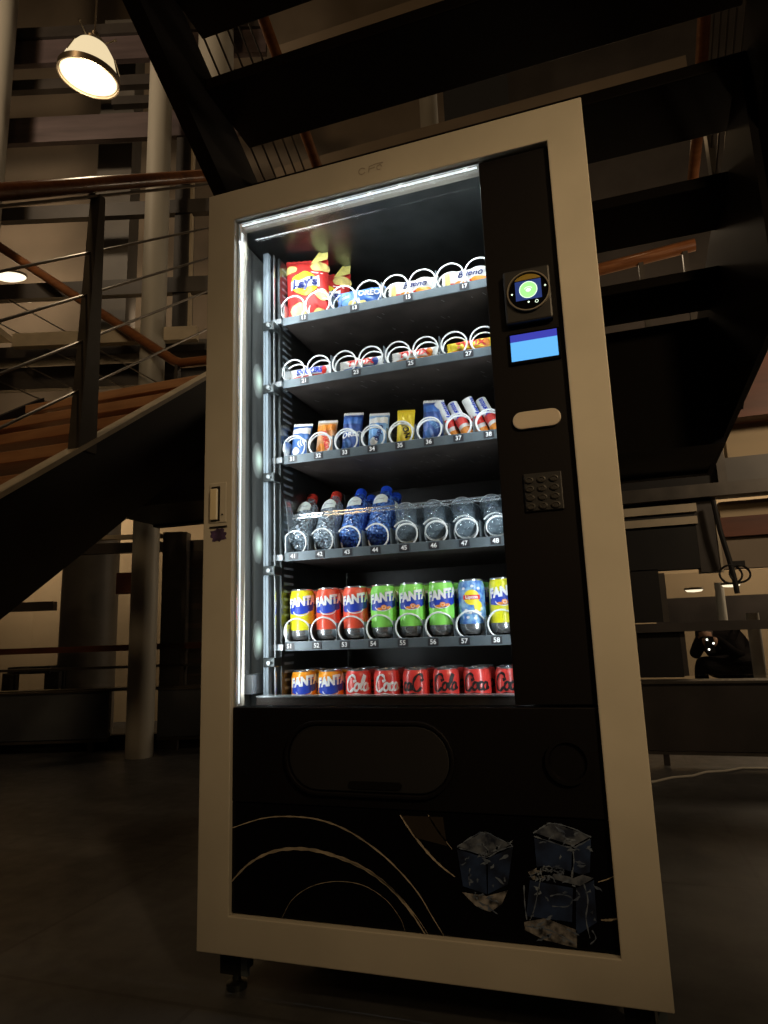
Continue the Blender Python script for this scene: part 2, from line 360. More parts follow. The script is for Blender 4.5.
# left facade: frame members in the plane of the glazing
def lrow(y0, y1, x=60, off=0.0): a = atL(x, y1, off)[1]; b = atL(x, y0, off)[1]; return a, b
L_S0, L_S1 = -1.2, 1.75
n_trim = [0]
def trimL(y0, y1, m, s0=L_S0, s1=L_S1, o0=0.0, o1=0.06, x=60):
    n_trim[0] += 1; a, b = lrow(y0, y1, x, o0)
    return struct('trim_%d' % n_trim[0], LB(MB(), s0, s1, a, b, o0, o1), M[m])
trimL(647, 653, 'ledge' if 0 else 'beamred')                # mid rail of the low window
trimL(668, 670.5, 'beam')
trimL(690, 693, 'post', o0=-.02, o1=.1)                     # sill
trimL(601, 610, 'beam', s1=atL(53, 605)[0])
trimL(545, 555, 'beam', s0=.2, s1=atL(160, 550)[0])
trimL(537, 541, 'ledge', s0=.2, s1=atL(160, 550)[0])
trimL(575, 596, 'beamred', s0=atL(116, 585)[0], s1=atL(140, 585)[0])
trimL(366, 388, 'beam'); trimL(345, 356, 'beam', o0=-.12, o1=.05)
trimL(282, 297, 'beam', o0=-.02, o1=.04)
trimL(205, 218, 'beam', o0=-.02, o1=.04)
trimL(116, 141, 'purplebeam', o0=-.02, o1=.03)
trimL(99, 107, 'beam', s0=.45, s1=.95)
trimL(78, 88, 'beam')
trimL(36, 62, 'purplebeam', o0=-.02, o1=.03)
trimL(26, 36, 'beam', o0=-.05, o1=.05)
# pale boxed ledge in front of the upper glazing, open end at its left
struct('trim_20', LB(MB(), atL(12, 340, -.3)[0], 1.3, lrow(337, 344.5, 60, -.3)[0], lrow(331.5, 344.5, 60, -.3)[1], -.3, -.24), M['ledge'])
struct('trim_21', LB(MB(), -1.2, atL(12, 340, .3)[0], lrow(338, 342, 30, .3)[0], lrow(336, 344, 30, .3)[1], -.12, .3), M['ledge'])
# vertical members
def vertL(x0, x1, y0, y1, m, o0=0.02, o1=.1, n=None):
    n_trim[0] += 1; s0 = atL(x0, (y0 + y1) / 2, o0)[0]; s1 = atL(x1, (y0 + y1) / 2, o0)[0]
    z1 = atL((x0 + x1) / 2, y0, o0)[1]; z0 = max(0, atL((x0 + x1) / 2, y1, o0)[1])
    return struct('trim_%d' % (n_trim[0] + 30), LB(MB(), s0, s1, z0, z1, o0, o1), M[m])
vertL(97, 131, 20, 335, 'columndark', 0.3, .5)
vertL(176, 191, 0, 340, 'beam', 0.0, .12); vertL(191, 193, 0, 330, 'ledge', 0.0, .06)
vertL(160, 180, 532, 752, 'beam', 0.0, .15)
vertL(180, 185, 532, 690, 'beam', 0, .1); vertL(188, 202, 540, 690, 'columndark', .1, .3)
vertL(130, 139, 690, 748, 'beam', 0.02, .2)
# dado panels standing under the left glazing
def radiator(x0, x1, label, off=-.06):
    s0 = atL(x0, 720, off)[0]; s1 = atL(x1, 720, off)[0]; z0 = lrow(749, 748, x0, off)[0] if 0 else .09; z1 = .40
    t = thing('low_wall_panel', label, 'panel', tuple(LO + LU * (s0 + s1) / 2 + LN * off), 'low wall panels')
    mw = t.location
    inv = Matrix.Translation(-Vector(mw))
    def part(name, mb, m, bevel=0.0):
        o = mb.build(name, M[m], t, bevel=bevel); o.matrix_parent_inverse = inv; return o
    part('panel_body', LB(MB(), s0, s1, z0, z1, off, off + .05), 'radiator', .004)
    part('top_cap', LB(MB(), s0, s1, z1, z1 + .012, off - .01, off + .06), 'post')
    part('bottom_rail', LB(MB(), s0, s1, z0 - .022, z0 - .004, off, off + .03), 'post')
    for s in ((s0 + .12), (s1 - .12)):
        part('leg', LB(MB(), s - .02, s + .02, 0, z0, off + .005, off + .04), 'beam')
    return t
radiator(-70, 108, 'wide dark grey low wall panel left of the round pale pole')
radiator(157, 300, 'dark grey low wall panel between the pale pole and the machine')
struct('trim_60', LB(MB(), L_S0, L_S1, 0, .10, .03, .1), M['blackmatte'])
# closed upper part of the facade behind the stairs
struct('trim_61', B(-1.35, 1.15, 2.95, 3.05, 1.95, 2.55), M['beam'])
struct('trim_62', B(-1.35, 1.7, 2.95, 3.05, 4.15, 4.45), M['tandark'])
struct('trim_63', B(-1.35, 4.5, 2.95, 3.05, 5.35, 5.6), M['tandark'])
# right facade in the plane y = 2.8
YR = 2.8
def R_(x0, y0, x1, y1, m, d0=0.0, d1=.08, name=None):
    n_trim[0] += 1
    a = at(x0, (y0 + y1) / 2, YR + d0); b = at(x1, (y0 + y1) / 2, YR + d0)
    mx = (x0 + x1) / 2; zt = at(mx, y0, YR + d0).z; zb = at(mx, y1, YR + d0).z
    return struct('trim_%d' % (n_trim[0] + 60), B(a.x, 5.0 if x1 == 840 else b.x, YR + d0, YR + d1, max(0, zb), zt), M[m])
R_(560, 484, 840, 497, 'post', -.06, .08)
R_(540, 440, 716, 495, 'blackmatte', .05, .1); R_(560, 500, 697, 572, 'blackmatte', .0, .1)
R_(600, 507, 697, 515, 'ledge', -.02, .0); R_(600, 519.5, 698, 527, 'ledge', -.02, .0)
R_(560, 572, 661, 624, 'blackmatte', .0, .1); R_(560, 622, 840, 631, 'beam', -.03, .08)
R_(661, 573, 667, 622, 'post', .0, .08)
R_(560, 631, 682, 678, 'blackmatte', .0, .1); R_(682, 631, 687, 676, 'beam', .0, .1)
R_(697, 497, 716, 572, 'beam', .0, .12); R_(717, 497, 719.5, 572, 'ledge', .02, .06)
R_(719, 513, 840, 533, 'beamred', .05, .15)
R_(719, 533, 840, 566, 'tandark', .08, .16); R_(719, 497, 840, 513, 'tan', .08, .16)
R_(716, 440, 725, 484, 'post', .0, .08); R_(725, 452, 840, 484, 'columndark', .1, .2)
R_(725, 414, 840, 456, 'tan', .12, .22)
R_(690, 352, 840, 414, 'beamred', -.05, .1)
R_(752, 200, 840, 352, 'columndark', .1, .2)
struct('window_1', B(at(661, 600, YR).x, 3.0, YR + .03, YR + .036, at(700, 676, YR).z, at(700, 572, YR).z), M['winpane'])
struct('window_2', LB(MB(), L_S0, L_S1, .41, 1.37, .02, .026), M['winpane'])
# sill and dado at the right
tR = thing('low_wall_panel', 'long black low wall panel under the window right of the machine', 'panel', (1.9, 2.62, 0), 'low wall panels')
for nm, mb, m in (('panel_body', B(-1.1, 1.4, 0, .06, .075, .415), 'beam'), ('top_cap', B(-1.1, 1.4, -.01, .16, .415, .428), 'post'), ('bottom_rail', B(-1.1, 1.4, 0, .03, .055, .070), 'post')):
    mb.build(nm, M[m], tR)
for x in (-.82, .6): B(x, x + .03, 0.005, .03, 0, .055).build('leg', M['beam'], tR)

# columns
def colm(name, label, p, r, z0, z1, m, group=None):
    o = MB().lathe([(r * 1.0, 0), (r, z1 - z0)], 32).build(name, M[m], None, True, loc=(p[0], p[1], z0)); return tag(o, label, 'column', group)
p0 = atz(139, 757, 0)
colm('round_column', 'slim pale round steel column rising beside the low wall panels', (p0.x, p0.y), .088, 0, 7.5, 'column')
pl = atL(90, 600, .75); pw = LO + LU * pl[0] + LN * .75
colm('round_column', 'broad dark grey round column beyond the left window', (pw.x, pw.y), .22, 0, 1.9, 'columndark')
pe = at(3, 75, 2.0); colm('round_column', 'pale column cut by the left edge of the frame', (pe.x - .13, pe.y), .15, 0, 8, 'column')
pe = at(429, 116, 3.4); colm('round_column', 'pale round column seen between stair treads above the machine', (pe.x, pe.y), .075, 2.6, 5.6, 'column')
pe = at(216, 60, 2.7); colm('round_column', 'wide pale column seen through the top stair gap at left', (pe.x, pe.y), .14, 4.98, 6.5, 'column')
# furniture silhouette beyond the left window
def bench():
    a = atL(8, 680, .5)[0]; b = atL(56, 680, .5)[0]; O = LO + LU * a + LN * .5
    t = thing('console_table', 'black console table standing beyond the left window', 'table', tuple(O))
    inv = Matrix.Translation(-Vector(O)); w_ = b - a
    def part(nm, mb):
        o = mb.build(nm, M['blackmatte'], t); o.matrix_parent_inverse = inv
    part('tabletop', LB(MB(), a + .05, b, .52, .575, .40, .56))
    for s in (a, a + .38, b - .05):
        for k, o in enumerate((.42, .50)): part('leg', LB(MB(), s, s + .06, 0, .53, o, o + .05))
bench()

# ================================================================== stairs
def stair_back():
    t = thing('staircase', 'dark open-riser staircase rising overhead above the vending machine', 'staircase', (0.56, 1.7, 2.0))
    inv = Matrix.Translation((-0.56, -1.7, -2.0))
    def part(nm, mb, m, **k):
        o = mb.build(nm, M[m], t, **k); o.matrix_parent_inverse = inv; return o
    XL, XR = -.30, 1.425; run, rise = .324, .18
    Yn = lambda i: CY + 1.70 + run * i
    Zn = lambda i: CZ + 1.926 - rise * i
    for i in range(-5, 4):
        tr = part('tread', B(XL, XR, Yn(i), Yn(i) + .30, Zn(i) - .045, Zn(i)), 'treadunder', bevel=.004)
    m_ = rise / run
    line = lambda y, d: Zn(0) - (y - Yn(0)) * m_ + d
    for X0, X1 in ((XL - .055, XL), (XR, XR + .055)):
        y0, y1 = Yn(-5.2), 1.70
        slope = .62
        low = lambda y: CZ + 1.569 - (y - (CY + 1.868)) * slope
        poly = [(X0, y0, low(y0)), (X0, y1, low(y1)), (X0, y1, line(y1, .06)), (X0, y0, line(y0, .06))]
        part('stringer', MB().prism(poly, (X1 - X0, 0, 0)), 'stair')
    for X in (XL - .03, XR + .03):
        pts = [(X, Yn(i) + .1, line(Yn(i) + .1, 1.0)) for i in (-5, 3.6)]
        part('handrail', MB().tube([pts[0], pts[1], (X, pts[1][1] + .35, pts[1][2] - .1)], .026, 12), 'railwood', smooth=True)
        for d in (.22, .36, .50, .64, .78):
            part('railing_cable', MB().tube([(X, Yn(-5), line(Yn(-5), d)), (X, Yn(3.6), line(Yn(3.6), d))], .004, 6), 'cable')
        for i in (-3.5, -.9, 3.3):
            y = Yn(i); part('rail_post', B(X - .012, X + .012, y, y + .06, line(y, -.05), line(y, .99)), 'post')
    return t
stair_back()
# landing
def landing():
    t = thing('stair_landing', 'black steel landing slab behind the machine joining both stair flights', 'landing', (-.3, 2.0, 1.45))
    inv = Matrix.Translation((.3, -2.0, -1.45))
    XL, XR = -1.86, 1.40
    for nm, mb, m in (('slab', B(XL, XR, 1.72, 2.28, 1.47, 2.04), 'stair'), ('edge_strip', B(XL, XR, 2.24, 2.30, 1.455, 1.47), 'stair'),
                      ('side_plate', MB().prism([(XR + .002, 2.30, 1.455), (XR + .002, .75, 1.60), (XR + .002, .75, 2.45), (XR + .002, 2.30, 2.10)], (.022, 0, 0)), 'stair')):
        o = mb.build(nm, M[m], t); o.matrix_parent_inverse = inv
    return t
landing()
def stair_left():
    X1 = -.95; dx = X1 - CX
    t = thing('staircase', 'left staircase with brown wooden treads, pale-edged stringer and cable railing', 'staircase', (-1.6, .3, 0))
    inv = Matrix.Translation((1.6, -.3, 0))
    def part(nm, mb, m, **k):
        o = mb.build(nm, M[m], t, **k); o.matrix_parent_inverse = inv; return o
    a = atx(0, 495, X1); b = atx(208, 378, X1); c = atx(0, 620, X1); d = atx(125, 520, X1)
    sl = (b.z - a.z) / (b.y - a.y); top = lambda y: a.z + (y - a.y) * sl
    sb = (d.z - c.z) / (d.y - c.y); low = lambda y: c.z + (y - c.y) * sb
    yl0 = c.y - (c.z) / sb; yt0 = a.y - a.z / sl; y1 = 1.69
    for X in (X1 - .05, X1 - 1.35):
        part('stringer', MB().prism([(X, yt0, 0), (X, yl0, 0), (X, y1, low(y1)), (X, y1, top(y1))], (.05, 0, 0)), 'stair')
        L = math.hypot(y1 - yt0, top(y1))
        if X < X1 - 1: continue
        part('stringer_edge', MB().prism([(X - .012, yt0, 0.0), (X - .012, yt0 + .03, 0.0), (X - .012, y1, top(y1) + .001), (X - .012, y1, top(y1) + .022)], (.074, 0, 0)), 'stairedge')
    # wooden treads: their right ends meet the stringer where the photo shows it
    ya = atx(42, 467.8, X1); run = .276; rise = run * sl
    for i in range(-6, 5):
        y = ya.y + run * i; z = top(y) + .004
        part('tread', B(X1 - 1.30, X1 - .052, y, y + .29, z - .05, z), 'wood', bevel=.004)
    # post and railing
    pb = atx(88, 452, X1 + .01); H = atx(88, 190, X1 + .01).z - pb.z
    hr = lambda y: None
    h0 = atx(0, 191, X1); h1 = atx(212, 174.5, X1); hs = (h1.z - h0.z) / (h1.y - h0.y)
    Y0 = yt0 + .1; Y1 = 1.66
    for X in (X1 - .02,):
        part('handrail', MB().tube([(X, Y0, h0.z + (Y0 - h0.y) * hs), (X, Y1, h0.z + (Y1 - h0.y) * hs)], .030, 14), 'railwood', smooth=True)
        part('rail_bar', MB().obox((X - .012, Y0, h0.z + (Y0 - h0.y) * hs - .062), (.03, 0, 0), (0, Y1 - Y0, (Y1 - Y0) * hs), (0, 0, .012)), 'cable')
    for k in (-1, 0, 1):
        y = pb.y + k * 1.05
        if y > 1.6: continue
        zb = top(y) - .02; zt = h0.z + (y - h0.y) * hs - .05
        part('rail_post', MB().prism([(X1 - .045, y - .045, zb), (X1 - .045, y + .05, zb), (X1 - .045, y + .032, zt), (X1 - .045, y - .0, zt)], (.05, 0, 0)), 'post', bevel=.002)
        part('post_clamp', MB().tube([(X1 - .05, y, zt - .005), (X1 - .02, y, zt + .03)], .01, 8), 'cable')
    for (p, q) in (((0, 271.5), (208, 228)), ((0, 321), (208, 258)), ((0, 374), (208, 291)), ((0, 428), (208, 329))):
        A = atx(*p, X1 - .02); Bq = atx(*q, X1 - .02); s = (Bq.z - A.z) / (Bq.y - A.y)
        part('railing_cable', MB().tube([(X1 - .02, Y0, A.z + (Y0 - A.y) * s), (X1 - .02, Y1, A.z + (Y1 - A.y) * s)], .0055, 6), 'cable')
    return t
stair_left()
# railing of a further flight that comes down to the landing from the left
def far_rail():
    Y = 2.34
    t = thing('stair_railing', 'brown handrail with thin cables descending to the right behind the left staircase', 'railing', (-2.6, Y, 2.6))
    inv = Matrix.Translation((2.6, -Y, -2.6))
    def part(nm, mb, m, **k):
        o = mb.build(nm, M[m], t, **k); o.matrix_parent_inverse = inv; return o
    a = at(0, 247, Y); b = at(178, 363.5, Y); c = at(300, 350, Y); a0 = a + (a - b) * .3
    part('handrail', MB().tube([a0, a, b - (b - a) * .02, b + Vector((.03, 0, -.004)), c], .034, 12), 'railwood', smooth=True)
    for p, q in (((0, 295), (79, 339)), ((0, 323.5), (76, 363)), ((0, 353), (72, 388)), ((0, 381.5), (51, 404))):
        A = at(*p, Y); Q = at(*q, Y); d = (Q - A); e = A + d * ((b.x - A.x) / d.x)
        if e.z < 2.1: e = A + d * ((2.1 - A.z) / d.z)
        part('railing_cable', MB().tube([A - d, e], .005, 6), 'cable')
    part('rail_post', B(b.x - .012, b.x + .012, Y - .02, Y + .02, 2.04, b.z), 'post')
    part('landing_bracket', B(b.x - .5, b.x + .1, Y - .045, Y + .03, 2.0, 2.06), 'beam')
far_rail()
# upper gallery rail seen through the gaps at the right
g = at(598, 270, 3.0); h = at(690, 246, 3.0)
tr_ = thing('gallery_railing', 'orange-brown gallery handrail seen through stair treads right of the machine', 'railing', (1.0, 3.0, 3.0))
o = MB().tube([g + (g - h) * .8, h + (h - g) * .05], .040, 12).build('handrail', M['railwood'], tr_, True); o.matrix_parent_inverse = Matrix.Translation((-1, -3, -3))
for k, (x, y) in enumerate(((640, 258), (684, 248))):
    q = at(x, y, 3.0); o = B(q.x - .015, q.x + .015, 3.0 - .02, 3.02, q.z - .6, q.z - .03).build('rail_post', M['post'], tr_); o.matrix_parent_inverse = Matrix.Translation((-1, -3, -3))
point('gallery_rail_light', (1.3, 2.6, 3.55), 1.2, WARM, .05)

# ================================================================== pendant lamp
def pendant():
    P = at(90, 68, 1.0)
    t = thing('pendant_lamp', 'lit bell-shaped glass pendant lamp with metal hoop hanging top left', 'lamp', tuple(P))
    t.rotation_euler = (math.radians(3), math.radians(9), 0)
    MB().lathe([(.045, .13), (.075, .115), (.105, .07), (.128, .0), (.135, -.05), (.130, -.05), (.122, .0), (.10, .065), (.07, .108), (.045, .122)], 40).build('lamp_shade', M['lampglow'], t, True)
    MB().lathe([(.140, -.060), (.147, -.060), (.147, -.028), (.140, -.028), (.140, -.060)], 44).build('hoop', M['lampmetal'], t, True)
    MB().lathe([(.001, -.01), (.028, .01), (.034, .04), (.02, .08), (.012, .1)], 20).build('bulb', M['bulb'], t, True)
    MB().lathe([(.05, .128), (.05, .15), (.02, .16), (.02, .19), (.001, .19)], 24).build('canopy', M['lampmetal'], t, True)
    for k in range(3):
        a = 2 * PI * k / 3 + .5; c, s = math.cos(a), math.sin(a)
        MB().tube([(c * .05, s * .05, .14), (c * .10, s * .10, .175)], .004, 6).build('arm', M['lampmetal'], t)
        MB().lathe([(.001, -.008), (.008, 0), (.001, .008)], 10, (c * .10, s * .10, .175)).build('arm_knob', M['lampmetal'], t)
        MB().tube([(c * .112, s * .112, .07), (c * .145, s * .145, -.01)], .003, 6).build('clip', M['lampmetal'], t)
    q = t.rotation_euler.to_matrix().inverted() @ Vector((0, 0, 3.5))
    MB().tube([(0, 0, .18), tuple(Vector((0, 0, .18)) + q)], .004, 6).build('suspension_cord', M['lampmetal'], t)
    l = point('pendant_light', tuple(P + Vector((0, 0, -.09))), 7, (1, .78, .5), .05)
pendant()
for k, (x, y, Z, lab) in enumerate(((45, 48, 0, 'blurred yellowish lamp reflection beside the pendant lamp'), (32, 132, 0, 'faint pale lamp reflection left below the pendant lamp'),
                                     (10, 277, 0, 'long bright ceiling light strip behind the descending handrail'), (28, 298, 0, 'round bright ceiling light under the strip light behind the cables'))):
    s, z = atL(x, y, .55); p = LO + LU * s + LN * .55; wd = (.10, .12, .14, .08)[k]; hd = (.025, .02, .025, .035)[k]  # the first two are lamp reflections in the glass, built as glowing discs
    t = thing('lamp_or_reflection', lab, 'light', (p.x, p.y, z))
    t.rotation_euler = (0, 0, math.atan2(LU.y, LU.x))
    MB().lathe([(.001, -hd), (wd * .7, -hd * .7), (wd, 0)], 24).build('diffuser', M['downlight'], t, True).scale = (1, .6, 1)
    MB().lathe([(wd * 1.05, 0), (wd * 1.05, .02)], 24).build('housing', M['lampmetal'], t, True).scale = (1, .6, 1)

# ================================================================== vending machine
VM = thing('vending_machine', 'tall lit snack and drink vending machine with black front and beige-silver frame', 'vending machine', (0, 0, 0))
ZB, ZT, W = .10, 1.817, .90
# door frame (four sides, one mesh), opening X .084-.823, Z .176-1.732
def frame():
    mb = MB(); ox0, ox1, oz0, oz1 = .074, .824, .172, 1.735
    outer = [(0, ZB), (W, ZB), (W, ZT), (0, ZT)]; inner = [(ox0, oz0), (ox1, oz0), (ox1, oz1), (ox0, oz1)]
    vs = [(x, 0, z) for x, z in outer] + [(x, 0, z) for x, z in inner] + [(x, .012, z) for x, z in inner]
    vs += [(x, .06, z) for x, z in outer] + [(x, .06, z) for x, z in inner]
    fs = []
    for i in range(4):
        j = (i + 1) % 4
        fs += [(i, j, 4 + j, 4 + i), (4 + i, 4 + j, 8 + j, 8 + i), (8 + i, 8 + j, 16 + j, 16 + i), (12 + i, 16 + i, 16 + j, 12 + j), (i, 12 + i, 12 + j, j)]
    return mb.add(vs, fs)
frame().build('door_frame', M['frame'], VM, bevel=.002)
cab = MB()
cab.box(.006, .022, .062, .80, ZB + .01, ZT - .01).box(.878, .894, .062, .80, ZB + .01, ZT - .01)
cab.box(.022, .878, .78, .80, ZB + .01, ZT - .01).box(.022, .878, .062, .78, ZT - .03, ZT - .01).box(.022, .878, .062, .78, ZB + .01, ZB + .03)
cab.build('cabinet', M['cabinet'], VM)
B(.68, .70, .10, .62, .52, 1.76).build('inner_side_wall', M['liner'], VM)
B(.022, .70, .62, .64, .52, 1.76).build('inner_back_wall', M['liner'], VM)
B(.022, .70, .07, .62, 1.755, 1.765).build('inner_ceiling', M['darksteel'], VM)
B(.022, .70, .07, .62, .515, .525).build('inner_floor', M['liner'], VM)
B(.028, .034, .064, .60, .54, 1.75).build('inner_side_plate', M['steel'], VM)
# aluminium lining of the glass opening with light line
B(.074, .0795, .013, .018, .578, 1.734).build('glass_trim', M['alu'], VM)
B(.0795, .675, .013, .016, 1.7305, 1.7345).build('glass_trim', M['alu'], VM)
B(.080, .675, .012, .05, .565, .578).build('glass_sill', M['alu'], VM)
B(.0803, .0815, .022, .026, .585, 1.712).build('light_strip', M['ledline'], VM)
B(.085, .67, .018, .021, 1.7265, 1.7290).build('light_strip', M['ledline'], VM)
for k in range(8): B(.115 + k * .075, .123 + k * .075, .0165, .0178, 1.7260, 1.7290).build('led_glow_dot', M['led'], VM)
B(.0802, .677, .0225, .026, .578, 1.729).build('glass_pane', M['pane'], VM)
# LED reflections on the steel side plate, painted as discs glowing most at centre
def led_glow():
    m = mat('led_glow', (.25, .27, .26), .35); nt = m.node_tree; b = nt.nodes['Principled BSDF']
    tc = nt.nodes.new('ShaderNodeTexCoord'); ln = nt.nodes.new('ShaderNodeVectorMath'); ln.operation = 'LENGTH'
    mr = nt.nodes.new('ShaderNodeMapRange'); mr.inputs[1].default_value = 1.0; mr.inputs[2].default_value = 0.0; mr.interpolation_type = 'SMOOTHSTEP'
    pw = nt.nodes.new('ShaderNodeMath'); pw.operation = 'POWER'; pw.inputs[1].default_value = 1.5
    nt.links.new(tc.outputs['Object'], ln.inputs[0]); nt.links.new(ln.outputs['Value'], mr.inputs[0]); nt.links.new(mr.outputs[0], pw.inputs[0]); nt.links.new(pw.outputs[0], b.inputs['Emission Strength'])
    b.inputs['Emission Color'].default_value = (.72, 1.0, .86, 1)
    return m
LEDM = led_glow()
# vertical rack profiles and painted LED glows at the left inside
for x0, x1, y0, y1, m in ((.052, .054, .12, .125, 'darksteel'), (.080, .0855, .135, .15, 'rail'), (.0865, .093, .135, .15, 'rail'), (.1005, .1035, .15, .155, 'alu'), (.1035, .1100, .17, .60, 'darksteel')):
    B(x0, x1, y0, y1, .54, 1.72).build('rack_profile', M[m], VM)
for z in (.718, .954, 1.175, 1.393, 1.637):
    lm = MB().lathe([(.001, .0025), (.5, .002), (1, 0)], 24, (0, 0, 0), (1, 0, 0)).build('led_glow_dot', LEDM, VM, True, loc=(.0345, .192, z)); lm.scale = (1, .030, .048)
for z in (.655, .87, 1.10, 1.33, 1.50):
    b_ = B(.080, .112, .13, .165, z, z + .022).build('rack_bracket', M['darksteel'], VM, bevel=.002)
    MB().tube([(.10, .128, z + .01), (.10, .12, z + .01)], .005, 8).build('screw', M['alu'], b_)
for k in range(60):
    z = .60 + k * .0185
    pass
slots = MB()
for k in range(58): slots.box(.1100, .1106, .185, .235, .60 + k * .0192, .606 + k * .0192)
slots.build('rack_slots', M['rail'], VM)
MB().box(.088, .675, .088, .118, .535, .5915).build('inner_sill', M['liner'], VM)
B(.088, .675, .086, .118, .5915, .5945).build('inner_sill_edge', M['alu'], VM)
B(.036, .070, .10, .17, .597, .640).build('side_bracket', M['alu'], VM).parent = VM

# black control column and lower panels
B(.675, .826, .013, .055, .582, 1.732).build('control_panel', M['panel'], VM, bevel=.002)
def pill(cx, cz, hw, hh, n=12):
    r = hh; pts = []
    for k in range(n + 1): a = -PI / 2 + PI * k / n; pts.append((cx + hw - r + r * math.cos(a), cz + r * math.sin(a)))
    for k in range(n + 1): a = PI / 2 + PI * k / n; pts.append((cx - hw + r + r * math.cos(a), cz + r * math.sin(a)))
    return pts
def pillring(cx, cz, hw, hh, w_, y0, y1):
    a = pill(cx, cz, hw, hh); b = pill(cx, cz, hw - w_, hh - w_); n = len(a)
    vs = [(x, y0, z) for x, z in a] + [(x, y0, z) for x, z in b] + [(x, y1, z) for x, z in a] + [(x, y1, z) for x, z in b]; fs = []
    for i in range(n):
        j = (i + 1) % n; fs += [(i, j, n + j, n + i), (2 * n + i, 3 * n + i, 3 * n + j, 2 * n + j), (i, 2 * n + i, 2 * n + j, j), (n + i, n + j, 3 * n + j, 3 * n + i)]
    return MB().add(vs, fs)
lp = B(.074, .826, .010, .055, .388, .578).build('delivery_panel', M['panel'], VM, bevel=.002)
fl = pillring(.378, .481, .178, .072, .008, .000, .012).build('flap_rim', M['panel'], VM, bevel=.002)
MB().prism([(x, .004, z) for x, z in pill(.378, .481, .168, .062)], (0, .005, 0)).build('delivery_flap', M['cabinet'], VM, bevel=.002)
MB().prism([(x, .001, z) for x, z in pill(.395, .432, .055, .007)], (0, .004, 0)).build('flap_lip', M['panel'], VM)
MB().lathe([(.040, 0), (.040, .010), (.034, .010), (.031, .003), (.001, .003)], 36, (.763, .012, .484), (0, -1, 0)).build('coin_return', M['panel'], VM, True)
gp = B(.074, .826, .012, .055, .176, .386).build('graphic_panel', M['gloss'], VM)
G = flat(.0108)
def P2(u, v): p = at(u, v, .0108); return (p.x, p.z)
def smooth_pts(pp, n=8):
    out = []
    for i in range(len(pp) - 1):
        p0_, p1, p2, p3 = [Vector(pp[max(0, min(len(pp) - 1, i + d))]) for d in (-1, 0, 1, 2)]
        for k in range(n):
            t = k / n; out.append(tuple(.5 * ((2 * p1) + (p2 - p0_) * t + (2 * p0_ - 5 * p1 + 4 * p2 - p3) * t * t + (-p0_ + 3 * p1 - 3 * p2 + p3) * t ** 3)))
    return out + [tuple(pp[-1])]
for pts, w0 in (([(232, 828), (262, 818.5), (290, 816.5), (320, 820), (350, 832), (385, 857), (415, 889), (433, 918), (444, 936)], .0032),
                ([(231, 882), (250, 863), (275, 851), (305, 849), (335, 856), (365, 869), (390, 888), (410, 911), (425, 934)], .0062),
                ([(340, 858), (370, 872), (396, 893), (415, 915), (428, 934)], .0020),
                ([(282, 918), (292, 900), (310, 887), (335, 881.5), (362, 885), (385, 899), (400, 918), (405, 931)], .0012),
                ([(400, 815), (412, 833), (428, 853), (441, 866), (455, 877)], .0042), ([(428, 815), (438, 831), (452, 849)], .0026),
                ([(598, 882), (608, 879), (618, 874)], .0018), ([(601, 920), (610, 920), (620, 918)], .0035)):
    q = smooth_pts([P2(*p) for p in pts]); n = len(q)
    ws = [w0 * (.35 + .65 * math.sin(PI * min(1, (i + 2) / (n + 1)))) * (1 + .25 * math.sin(i * 1.7)) for i in range(n)]
    stroke(MB(), G, q, ws).build('swirl_decal', M['swirl'], gp)
sqd = MB().add([G(*P2(x, y)) for x, y in ((401, 815.5), (443, 817), (447, 846), (416, 838))], [(0, 1, 2, 3)])
sqd.build('swirl_field', mat('decal_brown', (0.018, 0.014, 0.010), .4, noise=.2), gp)
Gi = flat(.0102)
def icecube(top, left, right, base, hl):
    for face, m in ((top, 'icelight'), (left, 'icedark'), (right, 'icedark'), (base, 'icewhite')):
        MB().add([Gi(*P2(*p)) for p in face], [tuple(range(len(face)))]).build('ice_cube_decal', M[m], gp)
    mb = MB(); G2 = flat(.0098)
    xs = [p[0] for f_ in (top, left, right) for p in f_]; ys = [p[1] for f_ in (top, left, right) for p in f_]; rg = random.Random(int(xs[0]))
    for f_, nn in ((top, 9), (left, 6), (right, 6), (base, 10)):
        cx_ = sum(p[0] for p in f_) / len(f_); cy_ = sum(p[1] for p in f_) / len(f_)
        for _ in range(nn):
            a_ = f_[rg.randrange(len(f_))]; q_ = .25 + .65 * rg.random()
            x_, y_ = cx_ + (a_[0] - cx_) * q_, cy_ + (a_[1] - cy_) * q_; dx_, dy_ = rg.uniform(-11, 11), rg.uniform(-5, 8)
            w_ = [P2(x_ + dx_ * k / 4 + rg.uniform(-1, 1), y_ + dy_ * k / 4 + rg.uniform(-1, 1)) for k in range(5)]
            stroke(mb, G2, w_, [.0006, .004 * rg.random() + .001, .0055 * rg.random() + .001, .0026, .0004])
    for pts in hl:
        q = smooth_pts([P2(*p) for p in pts], 4); stroke(mb, G2, q, [.0018 + .0012 * math.sin(i * 2.1) for i in range(len(q))])
    mb.build('ice_highlight_decal', M['icestreak'], gp)
icecube([(457, 846), (483, 832), (512, 844), (487, 856)], [(457, 849), (486, 858), (487, 894), (463, 886)], [(488, 858), (513, 847), (508, 884), (488, 894)],
        [(462, 892), (487, 896), (508, 890), (502, 904), (490, 912), (476, 906)],
        [[(457, 847), (470, 838), (484, 832), (498, 838), (512, 845)], [(459, 848), (475, 852), (487, 857), (500, 850), (513, 846)], [(470, 868), (469, 878), (470, 886)], [(480, 842), (488, 850), (484, 856)]])
